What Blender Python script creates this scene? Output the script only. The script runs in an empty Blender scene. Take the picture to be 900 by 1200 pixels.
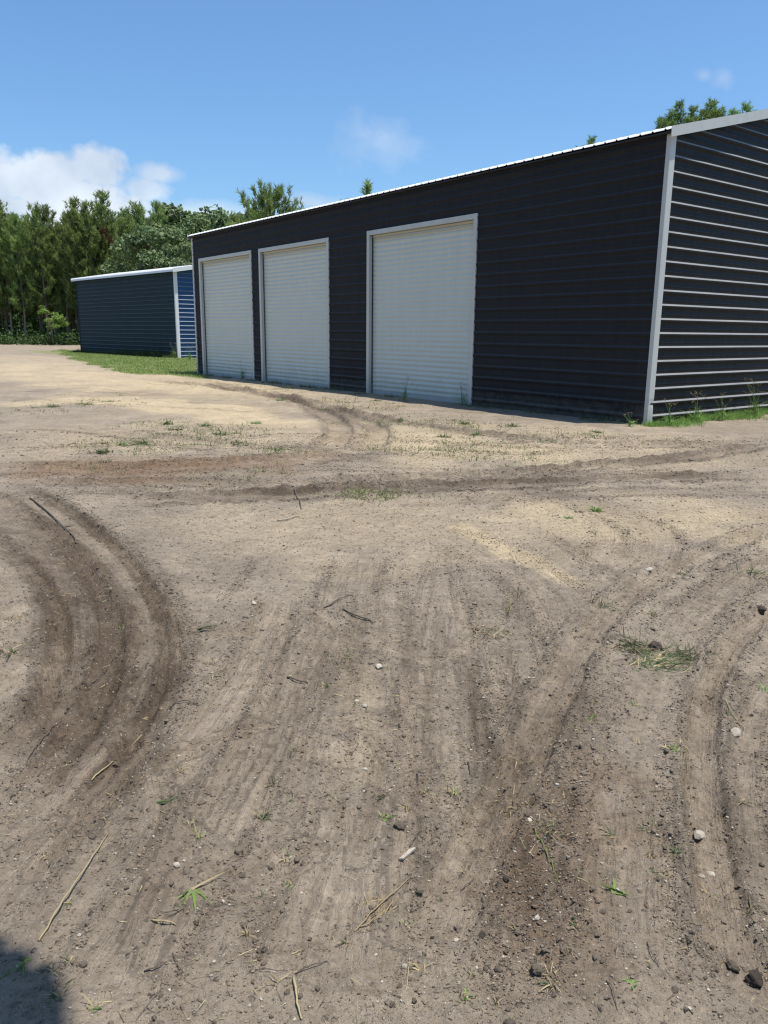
import bpy, bmesh, math, random
import numpy as np
from mathutils import Vector, Matrix

R = math.radians
rng = np.random.default_rng(7)
random.seed(7)
scene = bpy.context.scene
COL = scene.collection

# ------------------------------------------------------------------ camera
CAM_H, F, PITCH, ROLL = 1.5, 910.0, R(13.04), R(0.53)
_fw = np.array([0, math.cos(PITCH), -math.sin(PITCH)])
_up = np.array([0, math.sin(PITCH), math.cos(PITCH)])
_rt = np.array([1.0, 0, 0])
RT = math.cos(ROLL) * _rt + math.sin(ROLL) * _up
UP = -math.sin(ROLL) * _rt + math.cos(ROLL) * _up
FW = _fw
cd = bpy.data.cameras.new('camera')
cam = bpy.data.objects.new('camera', cd)
COL.objects.link(cam)
cam.matrix_world = Matrix(((RT[0], UP[0], -FW[0], 0), (RT[1], UP[1], -FW[1], 0), (RT[2], UP[2], -FW[2], CAM_H), (0, 0, 0, 1)))
cd.sensor_fit = 'HORIZONTAL'
cd.sensor_width = 36.0
cd.lens = 36.0 * F / 900.0
cd.clip_start = 0.05
cd.clip_end = 3000
scene.camera = cam


def ray(px, py):
    return RT * (px - 450) / F + UP * (600 - py) / F + FW


def G(px, py):
    """ground position seen at a point of the photograph (metres)"""
    d = ray(px, py)
    t = -CAM_H / d[2]
    return np.array([d[0] * t, d[1] * t])


# ------------------------------------------------------------------ helpers
def tag(o, label=None, cat=None, group=None, kind=None):
    if label: o['label'] = label
    if cat: o['category'] = cat
    if group: o['group'] = group
    if kind: o['kind'] = kind
    return o


def empty(name, loc=(0, 0, 0), rz=0.0):
    o = bpy.data.objects.new(name, None)
    COL.objects.link(o)
    o.location = loc
    o.rotation_euler = (0, 0, rz)
    o.empty_display_size = 0.2
    return o


class MB:
    """collects faces, builds one mesh object"""
    def __init__(self):
        self.v, self.f, self.m, self.s = [], [], [], []

    def add(self, verts, faces, mat=0, smooth=False):
        b = len(self.v)
        self.v.extend([tuple(p) for p in verts])
        for f in faces:
            self.f.append([b + i for i in f])
            self.m.append(mat)
            self.s.append(smooth)

    def box(self, x0, x1, y0, y1, z0, z1, mat=0):
        v = [(x0, y0, z0), (x1, y0, z0), (x1, y1, z0), (x0, y1, z0), (x0, y0, z1), (x1, y0, z1), (x1, y1, z1), (x0, y1, z1)]
        f = [(0, 3, 2, 1), (4, 5, 6, 7), (0, 1, 5, 4), (1, 2, 6, 5), (2, 3, 7, 6), (3, 0, 4, 7)]
        self.add(v, f, mat)

    def tube(self, pts, radii, n=6, mat=0, smooth=True, cap=True):
        pts = [Vector(p) for p in pts]
        rings = []
        for i, p in enumerate(pts):
            a = pts[max(i - 1, 0)]; c = pts[min(i + 1, len(pts) - 1)]
            t = (c - a).normalized()
            ref = Vector((0, 0, 1)) if abs(t.z) < 0.9 else Vector((1, 0, 0))
            u = t.cross(ref).normalized(); w = t.cross(u)
            rings.append([p + (u * math.cos(2 * math.pi * k / n) + w * math.sin(2 * math.pi * k / n)) * radii[i] for k in range(n)])
        v = [q for r in rings for q in r]
        f = []
        for i in range(len(pts) - 1):
            for k in range(n):
                f.append((i * n + k, i * n + (k + 1) % n, (i + 1) * n + (k + 1) % n, (i + 1) * n + k))
        if cap:
            f.append(tuple(range(n))[::-1]); f.append(tuple((len(pts) - 1) * n + k for k in range(n)))
        self.add(v, f, mat, smooth)

    def build(self, name, mats, parent=None, bevel=0.0):
        me = bpy.data.meshes.new(name)
        me.from_pydata(self.v, [], self.f)
        for m in (mats if isinstance(mats, (list, tuple)) else [mats]):
            me.materials.append(m)
        if self.f:
            me.polygons.foreach_set('material_index', self.m)
            me.polygons.foreach_set('use_smooth', self.s)
        me.update()
        o = bpy.data.objects.new(name, me)
        COL.objects.link(o)
        o.parent = parent
        if bevel:
            b = o.modifiers.new('b', 'BEVEL'); b.width = bevel; b.segments = 2; b.limit_method = 'ANGLE'
        return o


def np_mesh(name, V, Fc, mats, smooth=False, mi=None, attrs=None, parent=None):
    """V (n,3), Fc (m,k) fast mesh"""
    V = np.asarray(V, np.float32); Fc = np.asarray(Fc, np.int32)
    me = bpy.data.meshes.new(name)
    k = Fc.shape[1]
    me.vertices.add(len(V)); me.vertices.foreach_set('co', V.ravel())
    me.loops.add(Fc.size); me.loops.foreach_set('vertex_index', Fc.ravel())
    me.polygons.add(len(Fc))
    me.polygons.foreach_set('loop_start', np.arange(0, Fc.size, k, dtype=np.int32))
    me.polygons.foreach_set('loop_total', np.full(len(Fc), k, np.int32))
    for m in (mats if isinstance(mats, (list, tuple)) else [mats]):
        me.materials.append(m)
    me.polygons.foreach_set('use_smooth', np.full(len(Fc), smooth, bool))
    if mi is not None:
        me.polygons.foreach_set('material_index', np.asarray(mi, np.int32))
    for an, av in (attrs or {}).items():
        a = me.attributes.new(an, 'FLOAT', 'POINT')
        a.data.foreach_set('value', np.asarray(av, np.float32))
    me.update(calc_edges=True)
    o = bpy.data.objects.new(name, me)
    COL.objects.link(o)
    o.parent = parent
    return o


def copy_tree(o, parent=None):
    c = o.copy(); COL.objects.link(c); c.parent = parent
    for ch in list(o.children):
        copy_tree(ch, c)
    return c


def _hash(ix, iy, seed):
    h = (ix.astype(np.int64) * 374761393 + iy.astype(np.int64) * 668265263 + seed * 1442695041) & 0xFFFFFFFF
    h = ((h ^ (h >> 13)) * 1274126177) & 0xFFFFFFFF
    return (h ^ (h >> 16)) & 0xFFFF


def perlin(x, y, seed=0):
    ix = np.floor(x); iy = np.floor(y)
    fx = x - ix; fy = y - iy
    ix = ix.astype(np.int64); iy = iy.astype(np.int64)
    u = fx * fx * fx * (fx * (fx * 6 - 15) + 10); v = fy * fy * fy * (fy * (fy * 6 - 15) + 10)

    def g(a, b, dx, dy):
        t = _hash(a, b, seed) * (2 * math.pi / 65536.0)
        return np.cos(t) * dx + np.sin(t) * dy
    n00 = g(ix, iy, fx, fy); n10 = g(ix + 1, iy, fx - 1, fy)
    n01 = g(ix, iy + 1, fx, fy - 1); n11 = g(ix + 1, iy + 1, fx - 1, fy - 1)
    return ((n00 * (1 - u) + n10 * u) * (1 - v) + (n01 * (1 - u) + n11 * u) * v) * 1.5


def sstep(a, b, x):
    t = np.clip((x - a) / (b - a), 0, 1)
    return t * t * (3 - 2 * t)


# ------------------------------------------------------------------ materials
def new_mat(name):
    m = bpy.data.materials.new(name); m.use_nodes = True
    nt = m.node_tree
    b = nt.nodes['Principled BSDF']
    return m, nt, b


def N(nt, t, **kw):
    n = nt.nodes.new(t)
    for k, v in kw.items():
        setattr(n, k, v)
    return n


def mixc(nt, fac, a, b, mode='MIX'):
    n = N(nt, 'ShaderNodeMix', data_type='RGBA', blend_type=mode)
    for s, v in ((n.inputs[0], fac), (n.inputs[6], a), (n.inputs[7], b)):
        if isinstance(v, bpy.types.NodeSocket): nt.links.new(v, s)
        elif isinstance(v, (int, float)): s.default_value = v
        else: s.default_value = (*v, 1)
    return n.outputs[2]


def mth(nt, op, a, b=None, c=None, clamp=False):
    n = N(nt, 'ShaderNodeMath', operation=op, use_clamp=clamp)
    for s, v in zip(n.inputs, (a, b, c)):
        if v is None: continue
        if isinstance(v, bpy.types.NodeSocket): nt.links.new(v, s)
        else: s.default_value = v
    return n.outputs[0]


def noise(nt, vec, scale, detail=3, rough=0.55, out=0):
    n = N(nt, 'ShaderNodeTexNoise')
    n.inputs['Scale'].default_value = scale
    n.inputs['Detail'].default_value = detail
    n.inputs['Roughness'].default_value = rough
    if vec is not None: nt.links.new(vec, n.inputs['Vector'])
    return n.outputs[out]


def ramp(nt, fac, lo, hi, a=0.0, b=1.0):
    n = N(nt, 'ShaderNodeMapRange')
    n.inputs[1].default_value = lo; n.inputs[2].default_value = hi
    n.inputs[3].default_value = a; n.inputs[4].default_value = b
    nt.links.new(fac, n.inputs[0])
    return n.outputs[0]


def painted(name, col, rough=0.35, dust=0.15, dustcol=(0.33, 0.27, 0.2), spec=0.5, streak=0.12, dirt_h=0.5, metallic=0.0, ledge=0.0):
    """painted sheet metal with faint vertical streaks, blotches and dirt splashed low on the wall"""
    m, nt, b = new_mat(name)
    tc = N(nt, 'ShaderNodeTexCoord')
    obj = tc.outputs['Object']
    mp = N(nt, 'ShaderNodeMapping'); mp.inputs['Scale'].default_value = (3.0, 3.0, 0.25)
    nt.links.new(obj, mp.inputs[0])
    st = noise(nt, mp.outputs[0], 2.5, 4)
    bl = noise(nt, obj, 1.3, 4)
    f = mth(nt, 'MULTIPLY', ramp(nt, st, 0.4, 0.75), streak)
    c1 = mixc(nt, f, col, tuple(min(1, x * 1.5 + 0.02) for x in col))
    c1 = mixc(nt, ramp(nt, bl, 0.45, 0.8, 0, streak), c1, tuple(x * 0.6 for x in col))
    sep = N(nt, 'ShaderNodeSeparateXYZ'); nt.links.new(obj, sep.inputs[0])
    nz = noise(nt, obj, 6, 5, 0.65)
    hz = mth(nt, 'ADD', sep.outputs[2], mth(nt, 'MULTIPLY', mth(nt, 'SUBTRACT', nz, 0.5), 0.9))
    dm = ramp(nt, hz, dirt_h, -0.1)
    dm = mth(nt, 'MULTIPLY', dm, 0.55 * dust / 0.15)
    dm = mth(nt, 'ADD', dm, mth(nt, 'MULTIPLY', ramp(nt, nz, 0.5, 0.9), dust * 0.25), clamp=True)
    c2 = mixc(nt, dm, c1, dustcol)
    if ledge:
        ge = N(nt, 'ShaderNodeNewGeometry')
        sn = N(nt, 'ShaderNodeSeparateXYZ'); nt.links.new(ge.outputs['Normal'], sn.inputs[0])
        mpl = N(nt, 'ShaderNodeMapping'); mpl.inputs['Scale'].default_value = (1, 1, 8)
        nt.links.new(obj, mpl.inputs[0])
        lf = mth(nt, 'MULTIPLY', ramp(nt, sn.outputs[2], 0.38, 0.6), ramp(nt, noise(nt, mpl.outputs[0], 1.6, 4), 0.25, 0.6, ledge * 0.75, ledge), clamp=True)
        c2 = mixc(nt, lf, c2, (0.32, 0.32, 0.31))  # pale colour on upward rib slopes stands in for sun highlights
    nt.links.new(c2, b.inputs['Base Color'])
    rn = noise(nt, obj, 9, 3)
    nt.links.new(mth(nt, 'ADD', ramp(nt, rn, 0.3, 0.7, rough - 0.05, rough + 0.07), mth(nt, 'MULTIPLY', dm, 0.4)), b.inputs['Roughness'])
    b.inputs['Specular IOR Level'].default_value = spec
    b.inputs['Metallic'].default_value = metallic
    # oil-canning of thin sheet
    bm_ = N(nt, 'ShaderNodeBump'); bm_.inputs['Strength'].default_value = 0.25; bm_.inputs['Distance'].default_value = 0.01
    mp2 = N(nt, 'ShaderNodeMapping'); mp2.inputs['Scale'].default_value = (0.8, 0.8, 2.0)
    nt.links.new(obj, mp2.inputs[0])
    nt.links.new(noise(nt, mp2.outputs[0], 1.6, 2), bm_.inputs['Height'])
    nt.links.new(bm_.outputs[0], b.inputs['Normal'])
    return m


M = {}
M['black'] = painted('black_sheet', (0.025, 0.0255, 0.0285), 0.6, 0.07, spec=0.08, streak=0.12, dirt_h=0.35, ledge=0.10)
M['sunlit_black'] = painted('sunlit_black_sheet', (0.0125, 0.0128, 0.0145), 0.45, 0.05, spec=0.12, streak=0.2, dirt_h=0.25, ledge=0.85)  # gable copy of the black sheet, sun highlights painted on its ribs
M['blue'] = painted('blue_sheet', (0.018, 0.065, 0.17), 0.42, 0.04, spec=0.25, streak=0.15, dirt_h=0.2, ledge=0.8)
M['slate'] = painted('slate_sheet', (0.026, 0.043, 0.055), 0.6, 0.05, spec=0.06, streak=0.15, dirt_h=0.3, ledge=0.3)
M['white'] = painted('white_trim', (0.50, 0.50, 0.465), 0.45, 0.10, streak=0.15)
M['roofwhite'] = painted('white_roof', (0.70, 0.70, 0.69), 0.4, 0.05, streak=0.1)
M['door'] = painted('door_curtain', (0.56, 0.585, 0.53), 0.45, 0.12, spec=0.35, streak=0.08, dirt_h=0.5)
M['beige'] = painted('beige_bounce', (0.5, 0.45, 0.34), 0.5, 0.1, streak=0.1)  # warm tone of ground-bounced light at the door tops
M['galv'] = painted('galvanised', (0.45, 0.46, 0.47), 0.42, 0.1, streak=0.3, metallic=0.35)
M['dark'] = painted('dark_gap', (0.02, 0.02, 0.02), 0.7, 0.05)


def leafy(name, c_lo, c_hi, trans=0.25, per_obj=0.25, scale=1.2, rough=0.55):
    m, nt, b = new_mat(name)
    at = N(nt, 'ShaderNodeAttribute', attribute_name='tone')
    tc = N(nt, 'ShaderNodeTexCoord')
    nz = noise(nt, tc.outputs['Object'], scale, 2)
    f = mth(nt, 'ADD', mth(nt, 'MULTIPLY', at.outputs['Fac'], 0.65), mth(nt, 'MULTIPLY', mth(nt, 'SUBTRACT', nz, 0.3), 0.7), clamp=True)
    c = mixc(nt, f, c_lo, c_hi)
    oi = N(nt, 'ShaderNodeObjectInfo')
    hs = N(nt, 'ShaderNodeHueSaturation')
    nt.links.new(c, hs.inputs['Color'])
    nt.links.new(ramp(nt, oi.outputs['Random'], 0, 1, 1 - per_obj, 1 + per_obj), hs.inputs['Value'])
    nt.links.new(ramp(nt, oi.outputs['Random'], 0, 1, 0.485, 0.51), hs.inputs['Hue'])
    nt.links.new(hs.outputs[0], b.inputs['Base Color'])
    b.inputs['Roughness'].default_value = rough
    b.inputs['Specular IOR Level'].default_value = 0.3
    tr = N(nt, 'ShaderNodeBsdfTranslucent')
    nt.links.new(hs.outputs[0], tr.inputs[0])
    mx = N(nt, 'ShaderNodeMixShader'); mx.inputs[0].default_value = trans
    nt.links.new(b.outputs[0], mx.inputs[1]); nt.links.new(tr.outputs[0], mx.inputs[2])
    out = nt.nodes['Material Output']
    nt.links.new(mx.outputs[0], out.inputs[0])
    return m


M['pine'] = leafy('pine_needles', (0.085, 0.135, 0.042), (0.34, 0.43, 0.13), trans=0.45)
M['pinebright'] = leafy('sapling_leaves', (0.18, 0.32, 0.07), (0.30, 0.46, 0.10), trans=0.4)
M['rust'] = leafy('dead_needles', (0.12, 0.06, 0.03), (0.22, 0.11, 0.05))
M['oak'] = leafy('oak_leaves', (0.075, 0.11, 0.05), (0.24, 0.31, 0.12), scale=0.8)
M['airy'] = leafy('pale_leaves', (0.12, 0.21, 0.06), (0.31, 0.45, 0.14), trans=0.45)
M['under'] = leafy('undergrowth_leaves', (0.035, 0.07, 0.022), (0.10, 0.165, 0.045))
M['grass'] = leafy('grass_blades', (0.10, 0.19, 0.04), (0.25, 0.37, 0.09), scale=3)
M['lawn'] = leafy('lawn_blades', (0.16, 0.22, 0.055), (0.30, 0.36, 0.12), scale=0.6)
M['dgrass'] = leafy('dark_grass', (0.06, 0.085, 0.035), (0.13, 0.16, 0.07), scale=3)
M['sprout'] = leafy('sprout_blades', (0.10, 0.14, 0.05), (0.30, 0.32, 0.13), scale=3)
M['straw'] = leafy('dry_grass', (0.26, 0.20, 0.10), (0.46, 0.38, 0.21), trans=0.15, scale=4)


def rough_mat(name, c1, c2, scale=20, bump=0.4, dist=0.01, rough=0.9, per_obj=0.0):
    m, nt, b = new_mat(name)
    tc = N(nt, 'ShaderNodeTexCoord')
    n1 = noise(nt, tc.outputs['Object'], scale, 5, 0.65)
    c = mixc(nt, ramp(nt, n1, 0.3, 0.7), c1, c2)
    if per_obj:
        oi = N(nt, 'ShaderNodeObjectInfo'); hs = N(nt, 'ShaderNodeHueSaturation')
        nt.links.new(c, hs.inputs['Color']); nt.links.new(ramp(nt, oi.outputs['Random'], 0, 1, 1 - per_obj, 1 + per_obj), hs.inputs['Value'])
        c = hs.outputs[0]
    nt.links.new(c, b.inputs['Base Color'])
    b.inputs['Roughness'].default_value = rough
    b.inputs['Specular IOR Level'].default_value = 0.2
    bp = N(nt, 'ShaderNodeBump'); bp.inputs['Strength'].default_value = bump; bp.inputs['Distance'].default_value = dist
    nt.links.new(noise(nt, tc.outputs['Object'], scale * 2.2, 5, 0.7), bp.inputs['Height'])
    nt.links.new(bp.outputs[0], b.inputs['Normal'])
    return m


M['bark'] = rough_mat('bark', (0.13, 0.105, 0.085), (0.3, 0.25, 0.21), 6, 0.6, 0.03)
M['stone'] = rough_mat('pale_stone', (0.32, 0.28, 0.22), (0.5, 0.45, 0.37), 45, 0.5, 0.004, per_obj=0.18)
M['clod'] = rough_mat('soil_clod', (0.18, 0.143, 0.108), (0.30, 0.244, 0.185), 60, 0.9, 0.006, per_obj=0.22)
M['darkclod'] = rough_mat('dark_clod', (0.08, 0.062, 0.048), (0.155, 0.122, 0.096), 60, 0.9, 0.008)
M['twig'] = rough_mat('twig_bark', (0.07, 0.055, 0.042), (0.15, 0.12, 0.09), 80, 0.5, 0.002)
M['palewood'] = rough_mat('weathered_wood', (0.30, 0.26, 0.2), (0.46, 0.41, 0.33), 60, 0.5, 0.002)

# ------------------------------------------------------------------ ground
def axis_x():
    pos = [0.0]
    while pos[-1] < 900:
        a = pos[-1]
        step = 0.0125 if a < 2.0 else min(0.0125 + (a - 2.0) * 0.013, 60)
        pos.append(a + step)
    p = np.array(pos)
    return np.concatenate([-p[:0:-1], p])


def axis_y():
    neg = [1.3]
    while neg[-1] > -60:
        a = 1.3 - neg[-1]
        neg.append(neg[-1] - (0.03 + a * 0.2))
    pos = [1.3]
    while pos[-1] < 1400:
        a = pos[-1]
        pos.append(a + min(0.0115 * max(1.0, (a / 2.6)) ** 1.25, 60))
    return np.array(neg[:0:-1] + pos)


AX, AY = axis_x(), axis_y()
SX, SY = np.gradient(AX), np.gradient(AY)
GX, GY = np.meshgrid(AX, AY)
SP = np.maximum(*np.meshgrid(SX, SY))
px_, py_ = GX.ravel(), GY.ravel()
sp_ = SP.ravel()
NV = px_.size
H = np.zeros(NV); smooth_m = np.zeros(NV); rough_m = np.zeros(NV)
streak_m = np.zeros(NV); td_m = px_.copy(); ts_m = py_.copy(); tw_m = np.zeros(NV); dark_m = np.zeros(NV); sand_m = np.zeros(NV); red_m = np.zeros(NV); green_m = np.zeros(NV)


def catmull(P, per=8):
    P = np.array(P, float)
    P = np.vstack([2 * P[0] - P[1], P, 2 * P[-1] - P[-2]])
    out = []
    for i in range(1, len(P) - 2):
        for t in np.linspace(0, 1, per, endpoint=False):
            a, b, c, d = P[i - 1], P[i], P[i + 1], P[i + 2]
            out.append(0.5 * (2 * b + (c - a) * t + (2 * a - 5 * b + 4 * c - d) * t * t + (3 * b - a - 3 * c + d) * t ** 3))
    out.append(P[-2])
    return np.array(out)


def curve_coords(C, margin):
    lo, hi = C.min(0) - margin, C.max(0) + margin
    idx = np.nonzero((px_ > lo[0]) & (px_ < hi[0]) & (py_ > lo[1]) & (py_ < hi[1]))[0]
    x, y = px_[idx], py_[idx]
    best = np.full(idx.size, 1e9); dd = np.zeros(idx.size); ss = np.zeros(idx.size)
    s0 = 0.0
    for a, b in zip(C[:-1], C[1:]):
        ab = b - a; L = math.hypot(*ab)
        if L < 1e-6: continue
        t = np.clip(((x - a[0]) * ab[0] + (y - a[1]) * ab[1]) / (L * L), 0, 1)
        ex = x - a[0] - ab[0] * t; ey = y - a[1] - ab[1] * t
        d2 = ex * ex + ey * ey
        u = d2 < best
        best[u] = d2[u]
        side = np.sign(ab[0] * ey - ab[1] * ex)
        dd[u] = (np.sqrt(d2) * side)[u]; ss[u] = s0 + (t * L)[u]
        s0 += L
    k = np.abs(dd) < margin
    return idx[k], dd[k], ss[k], s0


def fadeL(L, idx=None):
    s = sp_ if idx is None else sp_[idx]
    return sstep(0.9, 0.33, s / L)


SEED = [100]


def track(P, w, depth=0.02, berm=0.015, stria=0.004, tread=0.0, dark=0.4, red=0.0, sand=0.0, rough=0.8, smooth=0.9, edge=0.13, steady=False, bgdark=0.65, ground_pts=False, fade=0.12, period=0.055):
    """a tyre pass pressed into the soil: sunken bed, crumbled berms, streaks along it, tread bars"""
    C = catmull(np.array(P) if ground_pts else [G(*q) for q in P])
    idx, d, s, L = curve_coords(C, w * 2.2 + 0.15)
    SEED[0] += 11; sd = SEED[0]
    endf = sstep(0, L * fade + 0.01, s) * sstep(0, L * fade + 0.01, L - s)
    if not steady: endf = endf * np.clip(0.8 + 0.8 * perlin(s * 0.9 + 3.3, s * 0 + 0.7, sd + 10), 0.2, 1)
    depth *= 1.0 if steady else 0.3; berm *= 1.0 if steady else 0.5; stria *= 1.5
    wob = (perlin(s * 1.3, s * 0 + 0.5, sd) * 0.1 + perlin(s * 5, d * 4, sd + 7) * 0.06 + perlin(s * 15, d * 9, sd + 8) * 0.05) * w
    d = d + wob
    a = np.abs(d)
    inside = sstep(w * (1 + edge * 0.6), w * (1 - edge), a) * endf
    e = (a - w * 1.12) / (0.28 * w + 0.015)
    bg = np.exp(-e * e) * endf
    lum = 0.5 + 0.9 * perlin(s * 5, d * 5, sd + 1) + 0.5 * perlin(s * 17, d * 17, sd + 9)
    fl = fadeL(0.03, idx)
    H[idx] += -depth * inside + berm * bg * np.clip(lum, 0, 1.4)
    fq = min(1.0, 0.16 / w) if w > 0.16 else 1.0
    st = perlin(d * 26 * fq, s * 0.4, sd + 2) * fadeL(0.04 / fq, idx) + 1.0 * perlin(d * 60 * fq, s * 0.6, sd + 3) * fadeL(0.018 / fq, idx) + 0.45 * perlin(d * 11 * fq, s * 0.25, sd + 6) * fadeL(0.09 / fq, idx)
    st = st * 1.25
    wide = sstep(w * 1.7, w * 0.9, a) * endf
    H[idx] += stria * st * wide
    streak_m[idx] += np.clip(st, -1.6, 1.6) * wide
    k_ = wide > 0.3
    td_m[idx[k_]] = d[k_]; ts_m[idx[k_]] = s[k_] + sd * 3.71; tw_m[idx[k_]] = wide[k_]
    if tread:
        tr = np.sin(2 * math.pi * (s / period + np.abs(d) / (w * 0.9)))
        vis = np.clip(0.6 + 1.2 * perlin(s * 0.9, d * 3, sd + 4), 0, 1)
        H[idx] += tread * np.clip(tr, -0.3, 1) * inside * vis * fadeL(period, idx)
    smooth_m[idx] = np.maximum(smooth_m[idx], inside * smooth)
    rough_m[idx] = np.maximum(rough_m[idx], bg * rough)
    tone = np.clip(0.75 + 0.5 * perlin(s * 0.8, d * 4, sd + 5) + 0.35 * st, 0, 1.5)
    dark_m[idx] += dark * (inside * 0.55 + bg * bgdark + wide * 0.25 * np.clip(0.5 - st, 0, 1.6)) * tone * np.clip(0.75 + 0.9 * perlin(s * 0.7, s * 0 + 0.3, sd + 12), 0.15, 1.3)
    red_m[idx] += red * wide * tone
    sand_m[idx] += sand * wide * np.clip(0.6 + 0.8 * st, 0, 1.3)


def stroke(P, w, arr, amt, n1=1.5):
    C = catmull([G(*q) for q in P])
    idx, d, s, L = curve_coords(C, w * 2)
    SEED[0] += 7
    k = sstep(w * 1.3, w * 0.3, np.abs(d) + w * 0.7 * perlin(px_[idx] * n1, py_[idx] * n1, SEED[0])) * sstep(0, 0.15 * L, s) * sstep(0, 0.15 * L, L - s)
    arr[idx] += amt * k


# gentle ground undulation
near = sstep(70, 25, np.hypot(px_, py_))
H += near * (0.03 * perlin(px_ / 2.3, py_ / 2.3, 1) + 0.018 * perlin(px_ / 0.9, py_ / 0.9, 2) * fadeL(0.9))

# broad soil tone patches
stroke([(-60, 425), (60, 440), (190, 455), (260, 470)], 3.2, sand_m, 0.5, 0.5)
stroke([(-40, 476), (120, 470), (240, 482), (335, 503)], 1.0, sand_m, 1.0, 0.8)
stroke([(150, 468), (260, 480), (330, 500)], 0.6, sand_m, 0.7, 0.8)
stroke([(530, 612), (600, 645), (690, 692)], 0.11, sand_m, 0.9, 3)
stroke([(560, 590), (640, 600), (700, 620), (800, 610), (900, 590)], 0.5, sand_m, 0.35, 2)
stroke([(430, 500), (560, 530), (700, 530)], 1.0, sand_m, 0.4, 0.8)
stroke([(-50, 520), (300, 510), (560, 515), (930, 530)], 2.4, sand_m, 0.5, 1.2)
stroke([(200, 640), (330, 620), (560, 610), (930, 600)], 1.2, sand_m, 0.42, 1.6)
stroke([(-60, 415), (60, 425), (150, 440), (260, 455), (500, 500)], 3.5, sand_m, 0.4, 0.6)
stroke([(400, 760), (425, 830), (430, 930)], 0.10, sand_m, 0.3, 5)
stroke([(-40, 590), (60, 660), (100, 740), (60, 860), (-40, 940)], 0.3, dark_m, 0.35, 3)
stroke([(20, 600), (110, 680), (150, 760), (100, 870), (0, 970)], 0.2, dark_m, 0.3, 4)
stroke([(0, 548), (130, 548), (260, 547), (370, 545)], 0.7, red_m, 0.9, 1)
stroke([(700, 870), (660, 980), (640, 1100), (650, 1200)], 0.2, red_m, 0.3, 5)
stroke([(190, 690), (205, 740), (200, 790)], 0.06, sand_m, 0.7, 6)

# tyre passes (traced on the ground)
track([(-30, 548), (80, 549), (200, 547), (330, 541), (420, 535)], 0.32, 0.04, 0.035, 0.008, 0.0, 0.5, red=0.5, steady=True, bgdark=1.0)
track([(-20, 562), (100, 566), (250, 566), (380, 566), (480, 560), (600, 552), (760, 541), (920, 520)], 0.17, 0.04, 0.035, 0.008, 0.018, 1.0, period=0.16, steady=True, bgdark=1.0)
track([(100, 590), (240, 582), (380, 577), (560, 569), (700, 562), (900, 556)], 0.2, 0.035, 0.03, 0.008, 0.012, 0.95, period=0.16, steady=True, bgdark=1.0)
track([(420, 590), (560, 584), (700, 578), (920, 575)], 0.16, 0.015, 0.015, 0.005, 0.0, 0.3)
track([(238, 446), (330, 466), (440, 490), (600, 512), (780, 522), (930, 515)], 0.2, 0.035, 0.035, 0.008, 0.01, 0.7, period=0.2, steady=True, bgdark=0.9)
track([(160, 444), (300, 458), (380, 485), (395, 515), (330, 540)], 0.2, 0.035, 0.04, 0.008, 0, 0.65, bgdark=0.9, steady=True)
track([(200, 447), (340, 466), (425, 492), (440, 515), (400, 540)], 0.18, 0.035, 0.04, 0.008, 0, 0.65, bgdark=0.9, steady=True)
track([(0, 498), (120, 505), (230, 520), (300, 530)], 0.3, 0.02, 0.02, 0.008, 0, 0.3)
track([(-20, 452), (80, 456), (180, 462), (260, 474)], 0.35, 0.025, 0.03, 0.006, 0, 0.25)
track([(550, 600), (600, 575), (680, 585), (720, 625), (700, 680)], 0.14, 0.012, 0.012, 0.005, 0, 0.2)
track([(480, 620), (560, 640), (640, 690), (660, 750)], 0.2, 0.015, 0.02, 0.006, 0, 0.35)
track([(600, 570), (720, 600), (770, 640), (700, 700)], 0.18, 0.015, 0.016, 0.005, 0, 0.25)
# big left-hand turning rut
track([(5, 568), (60, 596), (110, 630), (150, 672), (176, 725), (178, 780), (150, 850), (95, 920), (30, 985), (-40, 1040)], 0.15, 0.026, 0.018, 0.008, 0.011, 0.95, rough=1.0, steady=True, period=0.07)
track([(20, 566), (74, 594), (125, 628), (166, 672), (190, 725), (191, 782), (161, 852), (104, 924), (40, 990), (-30, 1046)], 0.03, 0.014, 0.018, 0.004, 0, 1.0, rough=1.0, steady=True)
track([(-20, 575), (50, 612), (98, 660), (125, 720), (122, 785), (85, 855), (30, 925), (-40, 985)], 0.06, 0.02, 0.016, 0.006, 0.005, 0.8, steady=True, period=0.07)
track([(-30, 612), (25, 655), (62, 712), (65, 780), (30, 850), (-30, 915)], 0.06, 0.018, 0.016, 0.006, 0.005, 0.7, steady=True, period=0.07)
track([(-20, 590), (40, 625), (85, 675), (105, 735), (100, 790), (60, 860), (0, 920)], 0.17, 0.02, 0.022, 0.007, 0.006, 0.6, steady=True, period=0.07)
track([(-40, 640), (10, 680), (35, 740), (25, 800), (-20, 860)], 0.14, 0.02, 0.02, 0.007, 0.0, 0.45)
# lower-left smooth passes
track([(340, 690), (300, 770), (240, 860), (165, 950), (95, 1045), (20, 1140), (-40, 1220)], 0.105, 0.018, 0.026, 0.004, 0.008, 0.15, rough=1.0)
track([(400, 700), (340, 820), (275, 930), (205, 1040), (140, 1140), (90, 1230)], 0.12, 0.015, 0.022, 0.005, 0.003, 0.25)
track([(430, 640), (390, 760), (350, 890), (300, 1020), (240, 1140), (200, 1230)], 0.15, 0.012, 0.016, 0.005, 0, 0.2)
track([(180, 860), (110, 940), (30, 1020), (-30, 1090)], 0.09, 0.015, 0.02, 0.005, 0.0, 0.3)
track([(450, 680), (440, 820), (430, 960), (400, 1100), (380, 1230)], 0.17, 0.010, 0.012, 0.005, 0, 0.12)
track([(500, 640), (520, 760), (525, 900), (510, 1050), (500, 1230)], 0.16, 0.010, 0.012, 0.005, 0, 0.15)
prs = np.random.default_rng(3)
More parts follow.
